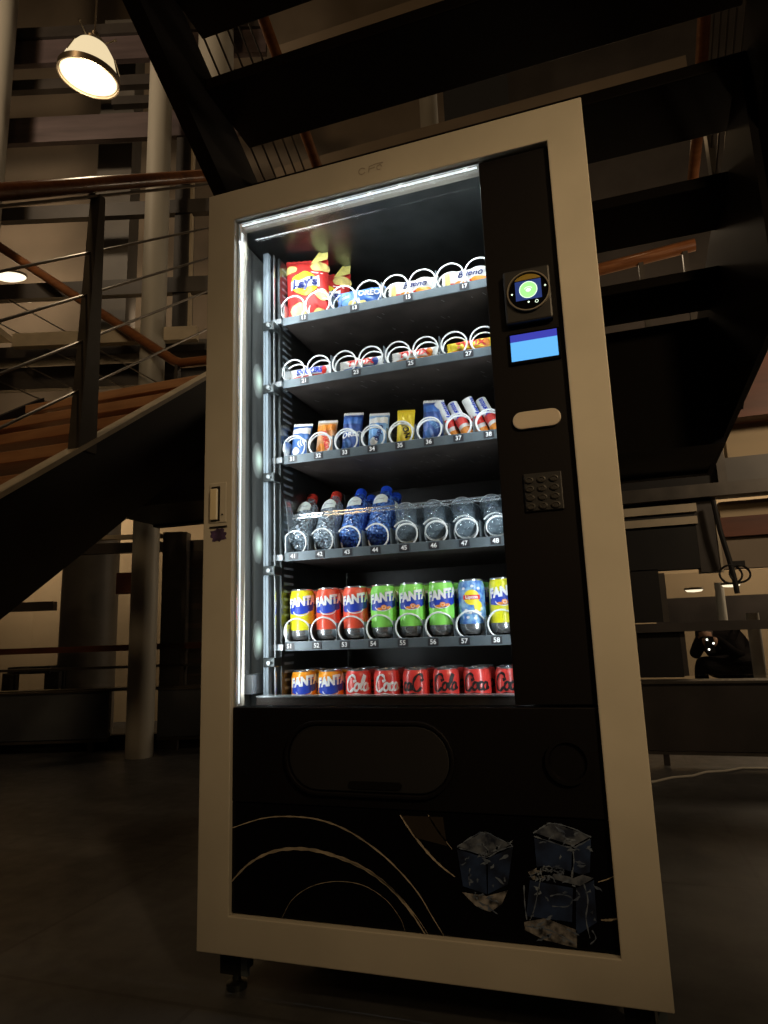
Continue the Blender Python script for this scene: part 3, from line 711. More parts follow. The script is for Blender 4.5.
icecube([(533, 832), (552, 823), (591, 836), (573, 846)], [(534, 838), (572, 848), (571, 877), (537, 870)], [(574, 848), (591, 839), (590, 872), (573, 878)],
        [(528, 872), (540, 866), (556, 868), (552, 876), (533, 880)],
        [[(533, 833), (544, 826), (552, 823), (572, 828), (591, 837)], [(534, 836), (552, 842), (572, 847), (590, 839)], [(573, 850), (574, 862), (572, 874)]])
icecube([(534, 874), (556, 867), (594, 878), (580, 886)], [(530, 880), (573, 888), (572, 922), (526, 916)], [(576, 888), (594, 880), (597, 922), (576, 936)],
        [(524, 922), (545, 918), (577, 930), (577, 948), (545, 940), (525, 930)],
        [[(541, 876), (538, 892), (534, 910), (530, 920)], [(527, 926), (550, 930), (576, 944)], [(584, 884), (588, 900), (586, 918), (590, 938)], [(550, 896), (560, 894), (572, 898), (568, 906), (552, 906)], [(540, 870), (549, 866), (556, 872)], [(524, 885), (525, 905), (527, 920)], [(592, 930), (596, 938), (590, 944)]])

# card reader, display, coin slot plate, keypad
cr = B(.712, .806, -.004, .014, 1.335, 1.452).build('card_reader', M['cabinet'], VM, bevel=.004)
cxr, czr = .7615, 1.398
MB().lathe([(.043, 0), (.043, .008), (.0405, .008), (.0405, 0), (.043, 0)], 48, (cxr, -.003, czr), (0, -1, 0)).build('reader_ring', M['ring'], cr, True)
MB().lathe([(.0405, 0), (.0405, .004), (.001, .004)], 40, (cxr, -.003, czr), (0, -1, 0)).build('reader_face', M['gloss'], cr, True)
R8 = flat(-.0075)
mb = MB(); patch(mb, R8, cxr - .026, cxr + .026, lambda x: czr + .026, lambda x: czr + math.sqrt(max(0, .038 ** 2 - (x - cxr) ** 2)), 14, 2); mb.build('reader_gold_crescent', M['gold'], cr)
MB().add([(cxr - .026, -.0076, czr - .018), (cxr + .026, -.0076, czr - .018), (cxr + .026, -.0076, czr + .024), (cxr - .026, -.0076, czr + .024)], [(0, 1, 2, 3)]).build('reader_screen', M['readerscreen'], cr)
mb = MB(); disc(mb, flat(-.0082), cxr, czr + .003, .0175, .0175, 20); mb.build('screen_disc', M['readergreen'], cr)
mb = MB(); stroke(mb, flat(-.0086), arc(cxr, czr + .003, .0175, .0175, 0, 360, 30), .0016)
stroke(mb, flat(-.0086), arc(cxr, czr + .003, .008, .006, 20, 160, 10), .0018); stroke(mb, flat(-.0086), arc(cxr, czr, .005, .004, 20, 160, 8), .0018); disc(mb, flat(-.0086), cxr, czr + .002, .0045, .004, 8)
disc(mb, flat(-.0086), cxr + .034, czr + .006, .002, .002, 6); disc(mb, flat(-.0086), cxr - .033, czr - .002, .002, .002, 6); disc(mb, flat(-.0086), cxr - .001, czr - .024, .0022, .0022, 6)
stroke(mb, flat(-.0086), arc(cxr + .015, czr - .025, .003, .003, 0, 360, 10), .0012)
mb.build('screen_marks', M['readerwhite'], cr)
ds = B(.712, .814, .008, .014, 1.252, 1.318).build('display', M['gloss'], VM)
MB().add([(.7165, .0072, 1.2575), (.8095, .0072, 1.2575), (.8095, .0072, 1.299), (.7165, .0072, 1.299)], [(0, 1, 2, 3)]).build('lit_field', M['lcd'], ds)
MB().add([(.7165, .0072, 1.299), (.8095, .0072, 1.299), (.8095, .0072, 1.3145), (.7165, .0072, 1.3145)], [(0, 1, 2, 3)]).build('dark_band', M['lcdtop'], ds)
MB().prism([(x, .006, z) for x, z in pill(.7565, 1.1315, .047, .018)], (0, .008, 0)).build('coin_slot_plate', mat('coin_plate_silver', (.50, .44, .36), .4, noise=.06), VM, bevel=.002)
kp = B(.722, .795, .008, .014, .946, 1.022).build('keypad', M['cabinet'], VM, bevel=.002)
for r_ in range(4):
    for c_ in range(3):
        x = .733 + c_ * .0235; z = 1.008 - r_ * .0175
        k = MB().lathe([(.0085, 0), (.0085, .003), (.006, .0035), (.005, .002), (.001, .002)], 18, (0, 0, 0), (0, -1, 0)).build('key', M['key'], kp, True, loc=(x, .008, z)); k.scale = (1, 1, .72)
        s = '123456789*0#'[r_ * 3 + c_]
        mb = MB(); put_text(mb, flat(.0055), s, x, z, .008, .01); mb.build('key_number', M['tag'], kp)
# lock and latch on the left of the frame, worn emblem on top
lk = MB().box(.016, .060, -.002, .001, .982, 1.075).build('lock_plate', M['frame'], VM, bevel=.002)
B(.022, .044, -.0035, -.002, .986, 1.066).build('lock_recess', M['black'], lk)
B(.022, .040, -.010, -.003, .988, 1.060).build('latch_handle', M['cream'], lk, bevel=.002)
MB().tube([(.0505, -.002, 1.00), (.0505, -.004, 1.00)], .002, 10).build('screw', M['black'], lk)
B(.018, .062, -.003, .0, .971, .974).build('lock_groove', M['black'], lk)
st = MB(); c0 = (.040, .954); n = 22; rr = [1 + .16 * math.sin(k * 2.3) + .08 * math.sin(k * 5.1) for k in range(n)]
st.add([(c0[0], -.0008, c0[1])] + [(c0[0] + .021 * rr[k] * math.cos(2 * PI * k / n), -.0008, c0[1] + .015 * rr[k] * math.sin(2 * PI * k / n)) for k in range(n)], [(0, 1 + k, 1 + (k + 1) % n) for k in range(n)])
st.build('torn_sticker', M['purple'], VM)
em = MB(); e0 = at(371, 169, 0)
stroke(em, flat(-.0006), arc(e0.x - .022, e0.z, .008, .008, 30, 330, 12), .0022); stroke(em, flat(-.0006), [(e0.x - .006, e0.z - .008), (e0.x - .004, e0.z + .007), (e0.x + .012, e0.z + .010), (e0.x + .030, e0.z + .009)], .0022)
stroke(em, flat(-.0006), [(e0.x - .003, e0.z + .001), (e0.x + .010, e0.z + .002)], .0018); stroke(em, flat(-.0006), arc(e0.x + .02, e0.z - .001, .006, .006, 0, 300, 10), .0018)
em.build('worn_emblem', mat('emblem_worn', (.33, .28, .23), .6, noise=.2), VM)
for x, y in ((.018, .062), (.82, .062), (.018, .70), (.82, .70)):
    f_ = B(x, x + .05, y, y + .05, .035, ZB + .012).build('foot', M['blackmatte'], VM)
    MB().lathe([(.022, 0), (.022, .012), (.009, .016), (.009, .036)], 20, (x + .025, y + .025, 0)).build('levelling_foot', M['darksteel'], f_, True)
    B(x + .055, x + .070, y - .01, y, .04, ZB + .012).build('bracket', M['tray'], f_)

# trays, dividers, spirals, number tags
LX = [.143 + .0705 * i for i in range(8)]
YF = .17
def helix(x, z, r, y0, y1, pitch, ph=0.0, wire=.0021, front=220):
    pts = []; a0 = math.radians(front); m = int(front / 14)
    for i in range(m): a = ph - a0 * i / m; pts.append((x + r * math.cos(a), y0 + .002 * i / m, z + r * math.sin(a)))
    n = int((y1 - y0) / pitch * 22)
    for i in range(n + 1):
        y = y0 + .002 + (y1 - y0) * i / n; a = ph - a0 - 2 * PI * (y - y0 - .002) / pitch
        pts.append((x + r * math.cos(a), y, z + r * math.sin(a)))
    return MB().tube(pts, wire, 6)
rows = [(1.525, 1, 4, .034, .075, ('11', '13', '15', '17')), (1.352, 2, 4, .031, .060, ('21', '23', '25', '27')), (1.150, 3, 8, .0295, .060, None),
        (.905, 4, 8, .030, .085, None), (.690, 5, 8, .0305, .076, None), (.505, 6, 8, .0305, .076, None)]
TZ = {}
for zb, rn, nl, cr_, pitch, tags_ in rows:
    zf = zb + .012; TZ[rn] = zf
    ty = YF + .004
    tr = B(.118, .678, ty, .60, zb + .004, zf).build('tray', M['trayfloor'], VM)
    B(.118, .678, YF, YF + .004, zb, zb + .022).build('price_rail', M['tray'], tr, bevel=.001)
    B(.118, .121, ty, .58, zf, zf + .05).build('side_rail', M['alu'], tr)
    sl_ = MB(); sr_ = random.Random(rn)
    for k in range(46):
        x = .14 + sr_.random() * .52; y = .20 + sr_.random() * .36; L_ = .006 + .01 * sr_.random()
        sl_.add([(x, y, zb + .0035), (x + .0012, y, zb + .0035), (x + .0012 + L_ * .5, y + L_, zb + .0035), (x + L_ * .5, y + L_, zb + .0035)], [(0, 1, 2, 3)])
    sl_.build('vent_slots', M['alu'], tr)
    if rn == 6: nl = 8
    step = 8 // nl
    for i in range(nl):
        if step == 2: xc = (LX[2 * i] + LX[2 * i + 1]) / 2
        else: xc = LX[i]
        if i < nl and rn != 6:
            xd = xc + .0705 * step / 2
            if xd < .67: B(xd - .001, xd + .001, ty + .004, .56, zf, zf + (.060 if rn in (1, 2) else .05)).build('divider', M['tray'], tr)
        if rn != 6:
            s = tags_[i] if tags_ else '%d%d' % (rn, i + 1)
            xt = xc - (.012 if rn == 5 else .0)
            B(xt - .012, xt + .012, YF - .0012, YF, zb + .003, zb + .019).build('number_tag', M['tag'], tr)
            mb = MB(); put_text(mb, flat(YF - .0018), s, xt, zb + .011, .0145, .02); mb.build('tag_number', M['white'], tr)
    for i in range(8):
        ph, fr = {1: (-PI / 2, 355), 2: (-PI / 2, 355), 3: (-PI * .7, 400), 4: (PI * .80, 200), 5: (-PI / 2, 175), 6: (-PI / 2, 175)}[rn]
        helix(LX[i], zf + cr_ + .003, cr_, YF + .008, .54, pitch, ph, front=fr).build('spiral', M['coil'], tr, True)
    MB().box(.085, .118, YF - .01, YF + .03, zb + .002, zb + .016).build('tray_bracket', M['alu'], tr)
# product guard rods in front of the bottles
gd = MB()
for dz, dy in ((0, 0), (.008, .004)): gd.tube([(.135, YF + .012 + dy, 1.012 + dz), (.678, YF + .012 + dy, 1.012 + dz)], .0025, 8)
gd.build('guard_rod', M['acrylic'], VM, True)
MB().prism([(.122, YF + .0, 1.055), (.122, YF + .02, 1.06), (.134, YF + .06, .96), (.132, YF + .0, .95)], (.002, 0, 0)).build('guard_bracket', M['acrylic'], VM)

# ================================================================== products
CR, CH = .0305, .122
def canfn(eps=.0009, R=CR): return lambda x, z: ((R + eps) * math.sin(x / R), -(R + eps) * math.cos(x / R), z)
def can_base(label, bodymat, cat='drink can', group=None, silver=.022):
    t = thing('drink_can', label, cat, (0, 0, 0), group)
    MB().lathe([(CR, silver), (CR, .104), (.0285, .112), (.0262, .1175)], 36).build('can_body', M[bodymat], t, True)
    MB().lathe([(.001, .004), (.021, .003), (.0235, 0), (.0262, .004), (.0295, .010), (CR, .016), (CR, silver)], 36).build('can_base', M['lid'], t, True)
    MB().lathe([(.0262, .1175), (.0270, .1205), (.0255, .1215), (.0238, .1165), (.001, .1165)], 36).build('lid', M['lid'], t, True)
    return t
def fanta(label, bodymat, fruit=True, silver=.022, zoff=0.0):
    t = can_base(label, bodymat, silver=silver); f1 = canfn(.0007); f2 = canfn(.0012); f3 = canfn(.0016)
    mb = MB(); zc = .087 + zoff * .6
    patch(mb, f1, -.034, .034, lambda x: zc - .022 + .10 * x - .005 * math.sin((x + .03) * 55), lambda x: zc + .004 + .14 * x, 20, 4); mb.build('blue_wave', M['blue'], t)
    mb = MB()
    put_text(mb, f2, 'FANTA', .003, zc + .001, .0300, .075, 0, .76, .14); mb.build('lettering_shadow', M['blue'], t)
    mb = MB(); put_text(mb, f3, 'FANTA', .003, zc + .003, .0285, .060, 0, .79, .14); mb.build('lettering', M['white'], t)
    if fruit:
        mb = MB(); disc(mb, f2, .002, zc - .020, .007, .006); disc(mb, f2, .014, zc - .021, .006, .004); disc(mb, f2, -.009, zc - .024, .007, .004); mb.build('fruit_print', M['printorange'], t)
        mb = MB(); stroke(mb, f3, arc(.0, zc - .018, .018, .010, 180, 350, 14), .0016); stroke(mb, f3, arc(.002, zc - .02, .004, .0035, 0, 360, 10), .001); mb.build('splash_print', M['white'], t)
    else:
        mb = MB(); stroke(mb, f2, arc(0, zc - .018, .02, .012, 190, 350, 14), .0022); mb.build('splash_print', M['white'], t)
    return t
def script(mb, fn, x, z, s, word, w):
    """cursive letters drawn as ribbons"""
    k = .30
    def S(pts): stroke(mb, fn, [(x0 + (a + b * k) * s * .74, z + b * s) for a, b in pts], [w * (.55 + .75 * abs(math.sin(i * .55))) for i in range(len(pts))])
    x0 = x
    for ch in word:
        if ch == 'C':
            S(arc(.50, .52, .46, .60, 35, 330, 22)); S([(.86, .86), (.98, .70), (.82, .62), (.75, .78)]); x0 += .70 * s
        elif ch == 'o': S(arc(.26, .26, .22, .27, 60, 430, 16)); S([(.36, .48), (.56, .46), (.66, .5)]); x0 += .40 * s
        elif ch == 'c': S(arc(.26, .26, .22, .27, 45, 320, 14)); x0 += .34 * s
        elif ch == 'a': S(arc(.24, .25, .22, .26, 40, 400, 16)); S([(.46, .52), (.42, .2), (.46, .02), (.6, .1), (.68, .2)]); x0 += .44 * s
        elif ch == 'l': S([(.05, .1), (.30, .6), (.36, 1.05), (.24, 1.12), (.14, .8), (.10, .25), (.2, .02), (.36, .12)]); x0 += .28 * s
        elif ch == '-': S([(.05, .3), (.3, .32)]); x0 += .3 * s
def cola(label, word, dark, x0):
    t = can_base(label, 'cola', silver=.020); mb = MB(); f = canfn(.0012)
    script(mb, f, x0 * 1.2, .074, .031, word, .0046)
    stroke(mb, f, [(-.018, .0655), (-.006, .0675), (.006, .0645), (.016, .0655)], [.0006, .0032, .0036, .0008])
    mb.build('lettering', M['black'] if dark else M['white'], t)
    return t
Y1, Y2 = YF + .048, YF + .124
z5 = TZ[5] + .014; z6 = .522
order5 = [('yellow', False), ('red', False), ('red', False), ('green', True), ('green', True), ('green', True), ('ice', None), ('yellow', True)]
lab5 = ['yellow FANTA drink can at the left end of the upper can row', 'red FANTA drink can beside the yellow can at left, above tag 52', 'red FANTA drink can next to the green cans, above tag 53',
        'leftmost green FANTA drink can, beside a red can above tag 54', 'middle green FANTA drink can of three, above tag 55', 'rightmost green FANTA drink can, beside the blue iced tea can',
        'blue and yellow Lipton iced tea can, right of the green cans', 'yellow FANTA drink can at right, half hidden by the control column']
protos = {}
for i, (m, fr) in enumerate(order5):
    loc = (LX[i], Y1, z5)
    rz = -.14 + .035 * i
    if m == 'ice':
        t = can_base(lab5[i], 'ice'); f1 = canfn(.0008); f2 = canfn(.0014); f3 = canfn(.0019)
        mb = MB(); disc(mb, f1, -.002, .080, .018, .017, 18); disc(mb, f1, .012, .060, .010, .012, 12); mb.build('yellow_disc', M['printyellow'], t)
        mb = MB(); patch(mb, f2, -.021, .017, lambda x: .0755 + .0 * x, lambda x: .0855, 12, 2); mb.build('red_banner', M['printred'], t)
        mb = MB(); put_text(mb, f3, 'Lipton', -.002, .0805, .0105, .025); mb.build('lettering', M['white'], t)
        mb = MB()
        for a, b in ((-.016, .052), (-.006, .046), (.006, .050), (.016, .044), (-.012, .036), (.004, .034), (.02, .055), (-.02, .100), (.0, .105), (.014, .1)):
            disc(mb, f1, a, b, .004, .003, 6)
        put_text(mb, f2, 'ICE TEA', -.002, .047, .009, .02); mb.build('ice_print', M['white'], t)
    elif (m, fr) in protos:
        t = dup(protos[(m, fr)], loc, lab5[i])
    else:
        t = fanta(lab5[i], m, fr); protos[(m, fr)] = t
    t.location = loc; t.rotation_euler = (0, 0, rz + .45 - .05 * i if m != 'ice' else .25); t['group'] = 'cans on the upper can row'
# cans standing second in their lanes
behind5 = [('red', False), ('red', False), ('red', False), ('green', True), ('green', True), ('green', True), ('green', True)]
names5 = ['behind the front yellow can', 'behind the first front red can', 'behind the second front red can', 'behind the leftmost front green can', 'behind the middle front green can', 'behind the rightmost front green can', 'behind the blue iced tea can']
for i, k in enumerate(behind5):
    t = dup(protos[k], (LX[i] + .002, Y2, z5 + .002), '%s drink can standing second in its lane %s' % (k[0], names5[i]), (0, 0, .3)); t['group'] = 'cans standing second in the upper can row'
lab6 = ['orange FANTA drink can in the bottom row at the far left', 'orange FANTA drink can in the bottom row beside the cola cans', 'red can with white script reading cola, beside the orange cans', 'red can with white script reading Coca, fourth of the bottom row',
        'red can with black script in the bottom row, right beside the white-script can', 'red can with black script reading Cola, below tag 56', 'red can with black script reading Coca, below the iced tea can', 'red can with black script at right end of bottom row, cut by the control column']
for i in range(8):
    if i == 0: t = fanta(lab6[0], 'orange', False, zoff=.010); fo = t
    elif i == 1: t = dup(fo, (0, 0, 0), lab6[1])
    elif i == 2: t = cola(lab6[2], 'Cola', False, -.027)
    elif i == 3: t = cola(lab6[3], 'Coca', False, -.025)
    elif i == 4: t = cola(lab6[4], 'caC', True, -.028)
    elif i == 5: t = cola(lab6[5], 'Cola', True, -.026)
    elif i == 6: t = cola(lab6[6], 'Coca', True, -.027); cc = t
    else: t = dup(cc, (0, 0, 0), lab6[7])
    t.location = (LX[i] + .002, Y1, z6); t.rotation_euler = (0, 0, .42 - .05 * i); t['group'] = 'cans in the bottom row'
for i in range(8):
    t = dup(fo if i < 2 else cc, (LX[i] + .002, Y2, z6), '%s can standing second in bottom lane %s' % (('orange', 'red')[i > 1], ('at the far left', 'beside the orange lane', 'behind the white cola can', 'behind the white Coca can', 'behind the first black-script can', 'behind the second black-script can', 'behind the third black-script can', 'behind the can at right')[i]), (0, 0, .2))
    t['group'] = 'cans standing second in the bottom row'

# water bottles leaning back in their spirals
def bottle(label, blue):
    body = 'petblue' if blue else 'pet'
    t = thing('water_bottle', label, 'bottle', (0, 0, 0), 'water bottles')
    prof = [(.006, .006), (.012, .001), (.020, .0), (.027, .004), (.0295, .012), (.0280, .022), (.0295, .032), (.0280, .042), (.0295, .052), (.0280, .062), (.0295, .072), (.0295, .125), (.0270, .142), (.018, .160), (.0125, .168), (.0125, .176)]
    MB().lathe(prof, 30).build('bottle_body', M[body], t, True)
    MB().lathe([(.0148, .176), (.0148, .194), (.013, .196), (.001, .196)], 24).build('cap', M['capblue' if blue else 'capred'], t, True)
    f = lambda x, z: (.0303 * math.sin(x / .0303), -.0303 * math.cos(x / .0303), z)
    mb = MB(); patch(mb, f, -.020, .020, lambda x: .100 + .3 * abs(x), lambda x: .138 - .012 * (abs(x) / .02) ** 2, 12, 4); mb.build('label', M['paper'], t)
    mb = MB(); f2 = lambda x, z: (.0308 * math.sin(x / .0303), -.0308 * math.cos(x / .0303), z)
    stroke(mb, f2, [(-.012, .118), (-.004, .121), (.004, .117), (.012, .120)], .0015); stroke(mb, f2, [(-.010, .112), (.010, .112)], .001); mb.build('lettering', M['navy'], t)
    ridges = MB()
    for k in range(5):
        a = 2 * PI * k / 5; ridges.lathe([(.001, -.003), (.006, -.002), (.0085, .004)], 10, (.017 * math.cos(a), .017 * math.sin(a), .004))
    ridges.build('base_feet', M[body], t, True)
    return t
z4 = TZ[4]
def lean(o, ax):
    q = Vector((0, 0, 1)).rotation_difference(Vector(ax).normalized()); o.rotation_euler = q.to_euler()
bl = ['clear water bottle with red cap at the far left of its row', 'clear water bottle with red cap beside the blue bottles', 'blue water bottle with blue cap beside the red-capped bottles', 'blue water bottle with blue cap beside the clear cups']
b0 = bottle(bl[0], False); b2 = bottle(bl[2], True)
for i in range(4):
    t = b0 if i == 0 else dup(b0, (0, 0, 0), bl[1]) if i == 1 else b2 if i == 2 else dup(b2, (0, 0, 0), bl[3])
    t.location = (LX[i] - .004, YF + .032, z4 + .032); lean(t, (-.014, .125, .140))
for i in (2, 3):
    t = dup(b2, (LX[i] - .004, YF + .117, z4 + .032), 'blue water bottle standing second in its lane behind the %s blue bottle' % ('left', 'right')[i - 2]); lean(t, (-.014, .125, .140))
def cup(label):
    t = thing('plastic_cup', label, 'cup', (0, 0, 0), 'clear plastic cups')
    MB().lathe([(.001, .0015), (.0245, .0), (.0262, .003), (.0262, .06), (.0262, .108), (.0240, .116), (.0200, .119), (.0195, .117), (.0235, .108), (.0235, .06)], 30).build('cup_body', M['cup'], t, True)
    MB().lathe([(.0262, -.001), (.0262, .004), (.0235, .004), (.0235, -.001), (.0262, -.001)], 30).build('base_ring', M['coil'], t, True)
    MB().lathe([(.001, .002), (.022, .002), (.022, .003), (.001, .003)], 24).build('base_disc', mat('cup_base', (.16, .20, .23), .9, noise=.5, scale=90, spec=.05), t, True)
    MB().lathe([(.0255, .112), (.0268, .110), (.0272, .107), (.0262, .108), (.0255, .112)], 30).build('rim', M['coil'], t, True)
    f = lambda x, z: (.0250 * math.sin(x / .025), -.0250 * math.cos(x / .025), z)
    mb = MB(); put_text(mb, f, 'cool', -.002, .055, .016, .02, rot=-1.2); put_text(mb, f, 'cup', -.002, .095, .014, .02, rot=-1.2); mb.build('print', M['navy'], t)
    return t
c0_ = None
for i in range(4, 8):
    lab = 'clear plastic cup tipped back in its spiral above tag 4%d' % (i + 1)
    t = cup(lab) if c0_ is None else dup(c0_, (0, 0, 0), lab); c0_ = c0_ or t
    t.location = (LX[i] + .004, YF + .012, z4 + .034); lean(t, (-.030, .105, .085))
for i in range(4, 8):
    t = dup(c0_, (LX[i] + .010, YF + .097, z4 + .034), 'clear plastic cup second in its lane behind the cup above tag 4%d' % (i + 1)); lean(t, (-.03, .105, .085))

# pillow packs
def pack_fn(w_, h_, d_, vertical=True, wav=0.0, eps=0.0):
    def f(x, z):
        u = max(-1, min(1, 2 * x / w_)); v = max(-1, min(1, 2 * z / h_ - 1))
        a = max(0, 1 - abs(u) ** 3) ** .6; b = max(0, 1 - abs(v) ** 3) ** .6
        return (d_ / 2) * (a * b) * (1 + wav * math.sin(9 * u + 4 * v))
    return f
def pack(name, label, cat, w_, h_, d_, m, group, crimp='z', wav=.12, cm=None):
    t = thing(name, label, cat, (0, 0, 0), group); f = pack_fn(w_, h_, d_, True, wav); nx, nz = 22, 22; vs = []; fs = []
    for side in (-1, 1):
        for i in range(nx + 1):
            for j in range(nz + 1):
                x = -w_ / 2 + w_ * i / nx; z = h_ * j / nz; vs.append((x * (1 - .04 * math.sin(PI * j / nz)), side * max(.0006, f(x, z)), z))
    N = (nx + 1) * (nz + 1)
    for s in (0, 1):
        for i in range(nx):
            for j in range(nz):
                k = s * N + i * (nz + 1) + j; fs.append((k, k + nz + 1, k + nz + 2, k + 1))
    MB().add(vs, fs).build('wrapper', M[m], t, True)
    c = MB()
    if crimp == 'z':
        for z0, sg in ((0, -1), (h_, 1)):
            pts = []
            n = 16
            for k in range(n + 1): pts.append((-w_ / 2 + w_ * k / n, 0, z0 + sg * (.008 if k % 2 else .005)))
            pts = [(-w_ / 2, 0, z0 - sg * .003)] + pts + [(w_ / 2, 0, z0 - sg * .003)]
            c.prism([(x, -.0007, z) for x, _, z in pts], (0, .0014, 0))
    else:
        for x0, sg in ((-w_ / 2, -1), (w_ / 2, 1)):
            pts = [(x0 - sg * .003, 0, 0)] + [(x0 + sg * (.007 if k % 2 else .004), 0, h_ * k / 10) for k in range(11)] + [(x0 - sg * .003, 0, h_)]
            c.prism([(x, -.0007, z) for x, _, z in pts], (0, .0014, 0))
    c.build('crimped_seal', M[cm or m], t)
    g = lambda e: (lambda x, z: (x, -f(x, z) - e, z))
    return t, g
# chips
def chips(label):
    w_, h_ = .116, .192
    t, g = pack('crisp_bag', label, 'crisp bag', w_, h_, .055, 'bagred', 'crisp bags', 'z', .12, 'bagred')
    mb = MB(); disc(mb, g(.0030), -.006, .108, .036, .036, 26); mb.build('yellow_disc', M['printyellow'], t)
    mb = MB(); patch(mb, g(.0050), -.042, .034, lambda x: .094 + .10 * x, lambda x: .122 + .22 * x, 18, 5); mb.build('banner', M['white'], t)
    mb = MB(); put_text(mb, g(.0078), "Lay's", -.005, .106, .036, .05, .1, .95, .16); mb.build('lettering', M['navy'], t)
    mb = MB()
    for a, b, c, d in ((.040, .074, .018, .016), (-.024, .030, .022, .020), (.034, .020, .020, .013), (-.044, .160, .018, .014), (.036, .165, .026, .018), (0, .012, .02, .009)): disc(mb, g(.0015), a, b, c, d, 14)
    mb.build('crisp_print', M['chip'], t)
    mb = MB(); stroke(mb, g(.002), [(.012, .145), (.026, .141), (.044, .139)], .003); stroke(mb, g(.002), [(.008, .093), (.03, .09)], .0012); stroke(mb, g(.002), arc(.04, .074, .019, .017, 40, 200), .0012); mb.build('white_print', M['white'], t)
    # folded-over corner at the top right showing the yellow inside print
    MB().add([(.010, -.012, h_ - .012), (.058, -.016, h_ - .004), (.060, -.010, h_ + .042), (.035, -.016, h_ + .020)], [(0, 1, 2, 3)]).build('folded_corner', M['bagyellow'], t)
    return t
ch = chips('red Lay\'s crisp bag standing in front at the top left shelf'); z1 = TZ[1]
ch.location = (.172, YF + .048, z1 + .004); ch.rotation_euler = (-.10, -.03, .30)
ch2 = dup(ch, (.190, YF + .140, z1 + .004), 'second red crisp bag tucked behind the front one on the top shelf', (-.06, .03, .25))
# row 1 packs
t, g = pack('biscuit_pack', 'blue biscuit pack with white lettering right of the crisps', 'snack', .120, .052, .034, 'foilblue', 'top shelf snacks', 'x')
mb = MB(); disc(mb, g(.0014), -.040, .028, .017, .019, 12); mb.build('sky_disc', M['foilsky'], t)
mb = MB(); put_text(mb, g(.0022), 'OREO', .024, .032, .021, .03, .1); put_text(mb, g(.0022), 'mini', -.040, .030, .014, .02); mb.build('lettering', M['white'], t)
mb = MB(); disc(mb, g(.002), -.022, .010, .012, .007, 8); disc(mb, g(.002), .004, .009, .012, .006, 8); mb.build('biscuit_print', M['chip'], t)
t.location = (.324, YF + .045, z1 + .018); t.rotation_euler = (0, 0, .05)
def bueno(lab, x):
    t, g = pack('chocolate_pack', lab, 'snack', .122, .050, .030, 'foilwhite', 'top shelf snacks', 'x')
    mb = MB(); put_text(mb, g(.0022), 'Bueno', .006, .032, .024, .02, .3); mb.build('lettering', M['navy'], t)
    mb = MB(); patch(mb, g(.0014), -.055, .056, lambda x: .004, lambda x: .014 + .004 * math.sin(x * 90), 18, 3); mb.build('red_print', M['printred'], t)
    mb = MB(); disc(mb, g(.0022), .028, .014, .020, .007, 10); disc(mb, g(.0022), -.020, .010, .014, .005, 10); mb.build('orange_print', M['printorange'], t)
    mb = MB(); patch(mb, g(.002), -.058, -.044, lambda x: .006, lambda x: .046, 4, 4); mb.build('cream_end', M['chip'], t)
    t.location = (x, YF + .045, z1 + .016); return t
bu = bueno('white Bueno chocolate pack with orange print above tag 15', .464)
dup(bu, (.605, YF + .045, z1 + .016), 'white Bueno chocolate pack above tag 17, partly hidden by the control column')
# row 2 bars
z2 = TZ[2]
def bar(lab, i, word, m, txt, col_):
    x = (LX[2 * i] + LX[2 * i + 1]) / 2
    t, g = pack('chocolate_bar', lab, 'snack', .105, .030, .024, m, 'second shelf bars', 'x')
    mb = MB(); put_text(mb, g(.002), word, .0, .0165, .021, .045, .15, txt); mb.build('lettering', M[col_], t)
    mb = MB(); disc(mb, g(.0016), .040, .016, .008, .011, 6); patch(mb, g(.0014), -.046, .04, lambda x: .002, lambda x: .006, 10, 2); mb.build('accent_print', M['printred' if col_ == 'blue' else ('foilnavy' if i == 1 else 'printorange')], t)
    t.location = (x, YF + .040, z2 + .020); return t
bar('white chocolate bar with blue SNICKERS lettering, second shelf left', 0, 'SNICKERS', 'foilwhite', .78, 'blue')
bar('white and silver bar with red TWIX lettering above tag 23', 1, 'TWIX', 'foilwhite', 1.3, 'printred')
bar('white bar with bold red TWIX lettering above tag 25', 2, 'TWIX', 'foilwhite', 1.45, 'printred')
bar('gold bar with red TWIX lettering above tag 27, at the control column', 3, 'TWIX', 'foilgold', 1.35, 'printred')
# row 3 pouches
z3 = TZ[3]
def pouch(lab, i, m, word, col_, w_=.052, h_=.100, rot=-1.3, size=.020, accent=None, rx=-.22):
    t, g = pack('snack_pouch', lab, 'snack', w_, h_, .030, m, 'third shelf snacks', 'z', .12, 'foilwhite' if m != 'foilgold' else 'foilgold')
    mb = MB(); put_text(mb, g(.0022), word, .002, h_ * .42, size, .035, .1, 1, 0, rot); mb.build('lettering', M[col_], t)
    if accent:
        mb = MB(); patch(mb, g(.0016), -w_ * .45, w_ * .45, lambda x: h_ * .70, lambda x: h_ * .88 + .1 * x, 10, 4); disc(mb, g(.0016), -w_ * .18, h_ * .2, w_ * .2, h_ * .1, 8); mb.build('accent_print', M[accent], t)
    t.location = (LX[i], YF + .042, z3 + .006); t.rotation_euler = (rx, .04, .15); return t
pouch('blue and white snack pouch at the left end of the third shelf', 0, 'foilblue', '(((', 'white', rot=.4, accent='white')
pouch('orange and cream wrapped snack with red lettering above tag 32', 1, 'foilcream', 'KitKat', 'printred', accent='printorange')
pouch('navy biscuit pouch with white OREO lettering above tag 33', 2, 'foilnavy', 'OREO', 'white', h_=.112, rot=.15, size=.019, accent='foilblue')
pouch('pale blue pouch with dark duplo lettering above tag 34', 3, 'foilsky', 'duplo', 'navy', accent='foilwhite', rot=1.3)
pouch('golden yellow snack pouch with black lettering above tag 35', 4, 'foilgold', 'LION', 'black', w_=.044, h_=.098)
